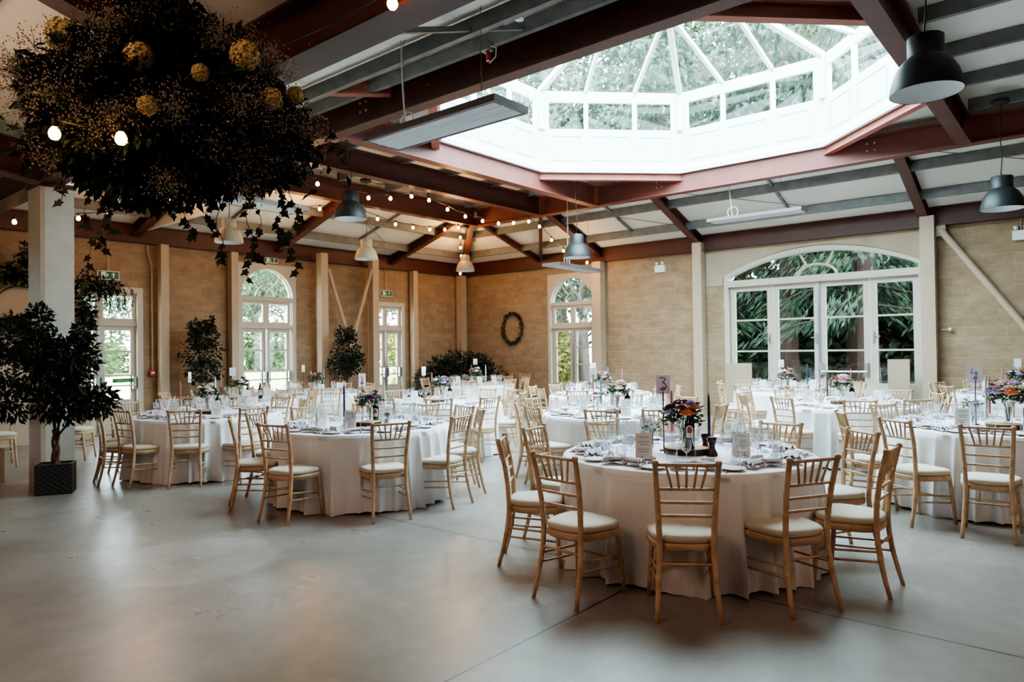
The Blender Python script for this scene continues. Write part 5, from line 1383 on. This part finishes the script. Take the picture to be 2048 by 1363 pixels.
for i, (x, y, sc) in enumerate([(40, -2, 6), (44, 3.5, 5), (38, 7.5, 5.5), (46, 9, 7), (40, 12.5, 6), (47, 15, 7), (34, 13, 4.5), (43, -6, 6)]):
    if TP_d is None:
        TP_d = thing('garden_shrub', '', 'shrub', (x, y, -.05)); r_ = random.Random(77)
        blobmesh(19, 900, .11, .06, [(r_.uniform(-.6, .6), r_.uniform(-.6, .6), r_.uniform(.15, .8), r_.uniform(.3, .45), .9) for _ in range(10)]).build('leaves', M['conif'], TP_d); o = TP_d
    else: o = dup(TP_d, (x, y, -.05), i * 1.3, '')
    o.scale = (sc, sc, sc); o['label'] = 'dark evergreen shrub behind the conifers, %s' % ['right of centre', 'at the centre', 'left of centre', 'farther left', 'left', 'far left and back', 'nearest at the left', 'far right'][i]; o['group'] = 'dark shrubs behind the conifers'
t = thing('pale_building', 'pale rendered building far behind the conifers', 'building', (56, 4, -.05))
MB().box((0, 0, 3.2), (6, 44, 6.4)).build('wall', M['render'], t)
for i in range(8):
    w_ = MB().box((-3.02, -18 + 5 * i, 2.0), (.06, 1.2, 1.7)).build('window', M['gap'], t)
    MB().box((-3.06, -18 + 5 * i, 2.0), (.05, .06, 1.7)).box((-3.06, -18 + 5 * i, 2.0), (.05, 1.2, .06)).build('window_bars', M['signw'], w_)

# ------------------------------------------------------------------ light
w = bpy.data.worlds.new('overcast_sky'); scn.world = w; w.use_nodes = True
nt = w.node_tree; bg = nt.nodes['Background']
tc = N(nt, 'ShaderNodeTexCoord'); sp = N(nt, 'ShaderNodeSeparateXYZ'); cr = N(nt, 'ShaderNodeValToRGB')
cr.color_ramp.elements[0].position = 0.0; cr.color_ramp.elements[0].color = (0.80, 0.90, 1.0, 1)
cr.color_ramp.elements[1].position = 1.0; cr.color_ramp.elements[1].color = (0.74, 0.87, 1.0, 1)
nt.links.new(tc.outputs['Generated'], sp.inputs[0]); nt.links.new(sp.outputs['Z'], cr.inputs['Fac']); nt.links.new(cr.outputs['Color'], bg.inputs['Color'])
bg.inputs['Strength'].default_value = SKY
def portal(loc, rot, sx, sy):
    l = bpy.data.lights.new('sky_portal', 'AREA'); l.shape = 'RECTANGLE'; l.size = sx; l.size_y = sy; l.cycles.is_portal = True
    o = bpy.data.objects.new('sky_portal', l); C.objects.link(o); o.location = loc; o.rotation_euler = rot
portal((cx, cy, 5.14), (0, 0, 0), 7.0, 7.0)
portal((5.38, 15.25, 1.6), (-pi / 2, 0, 0), 1.5, 2.8); portal((8.98, 15.25, 1.9), (-pi / 2, 0, 0), 1.4, 3.4); portal((12.57, 15.25, 1.6), (-pi / 2, 0, 0), 1.3, 2.8); portal((1.4, 15.25, 1.6), (-pi / 2, 0, 0), 1.5, 2.8)
portal((15.85, 4.64, 1.9), (0, pi / 2, 0), 3.6, 4.0); portal((15.85, 10.98, 1.9), (0, pi / 2, 0), 3.4, 1.5)
def area(name, loc, rot, sx, sy, p, col):
    l = bpy.data.lights.new(name, 'AREA'); l.shape = 'RECTANGLE'; l.size = sx; l.size_y = sy; l.energy = p; l.color = col
    o = bpy.data.objects.new(name, l); C.objects.link(o); o.location = loc; o.rotation_euler = rot; return o
# added warm fill, no lamp known there, near and behind the camera
area('fill_light', (-1.5, 4.0, 4.9), (0, 0, 0), 2.5, 4, 90 * FILL, (1.0, 0.66, 0.45))
area('fill_light', (3.5, -4.0, 4.0), (0, 0, 0), 5, 1.5, 60 * FILL, (1.0, 0.66, 0.45))
area('fill_light', (0.2, 7.2, 2.4), (pi, 0, 0), 1.5, 2.5, 34 * FILL, (1.0, 0.66, 0.42))
for p in [(12.6, 12.4, 4.45), (13.6, 13.1, 4.1), (10.5, 10.3, 4.3), (8.4, 12.4, 4.3), (5.0, 12.3, 3.8), (14.4, 10.0, 3.6)]:
    l = bpy.data.lights.new('bulb_glow', 'POINT'); l.energy = 9 * GLOW; l.color = (1.0, 0.55, 0.2); l.shadow_soft_size = .05
    o = bpy.data.objects.new('bulb_glow', l); C.objects.link(o); o.location = p
sun = bpy.data.lights.new('soft_sun', 'SUN'); sun.energy = SUN; sun.angle = radians(20); sun.color = (1.0, 0.95, 0.86)
so = bpy.data.objects.new('soft_sun', sun); C.objects.link(so); so.rotation_euler = (radians(42), 0, radians(-30))
scn.view_settings.view_transform = 'AgX'
scn.view_settings.look = 'AgX - Medium High Contrast'
scn.view_settings.exposure = EXPO
cy_ = scn.cycles
cy_.max_bounces = 7; cy_.diffuse_bounces = 4; cy_.glossy_bounces = 3; cy_.transmission_bounces = 2; cy_.transparent_max_bounces = 14
cy_.caustics_reflective = False; cy_.caustics_refractive = False; cy_.sample_clamp_indirect = 6.0
cy_.use_adaptive_sampling = True; cy_.adaptive_threshold = 0.03
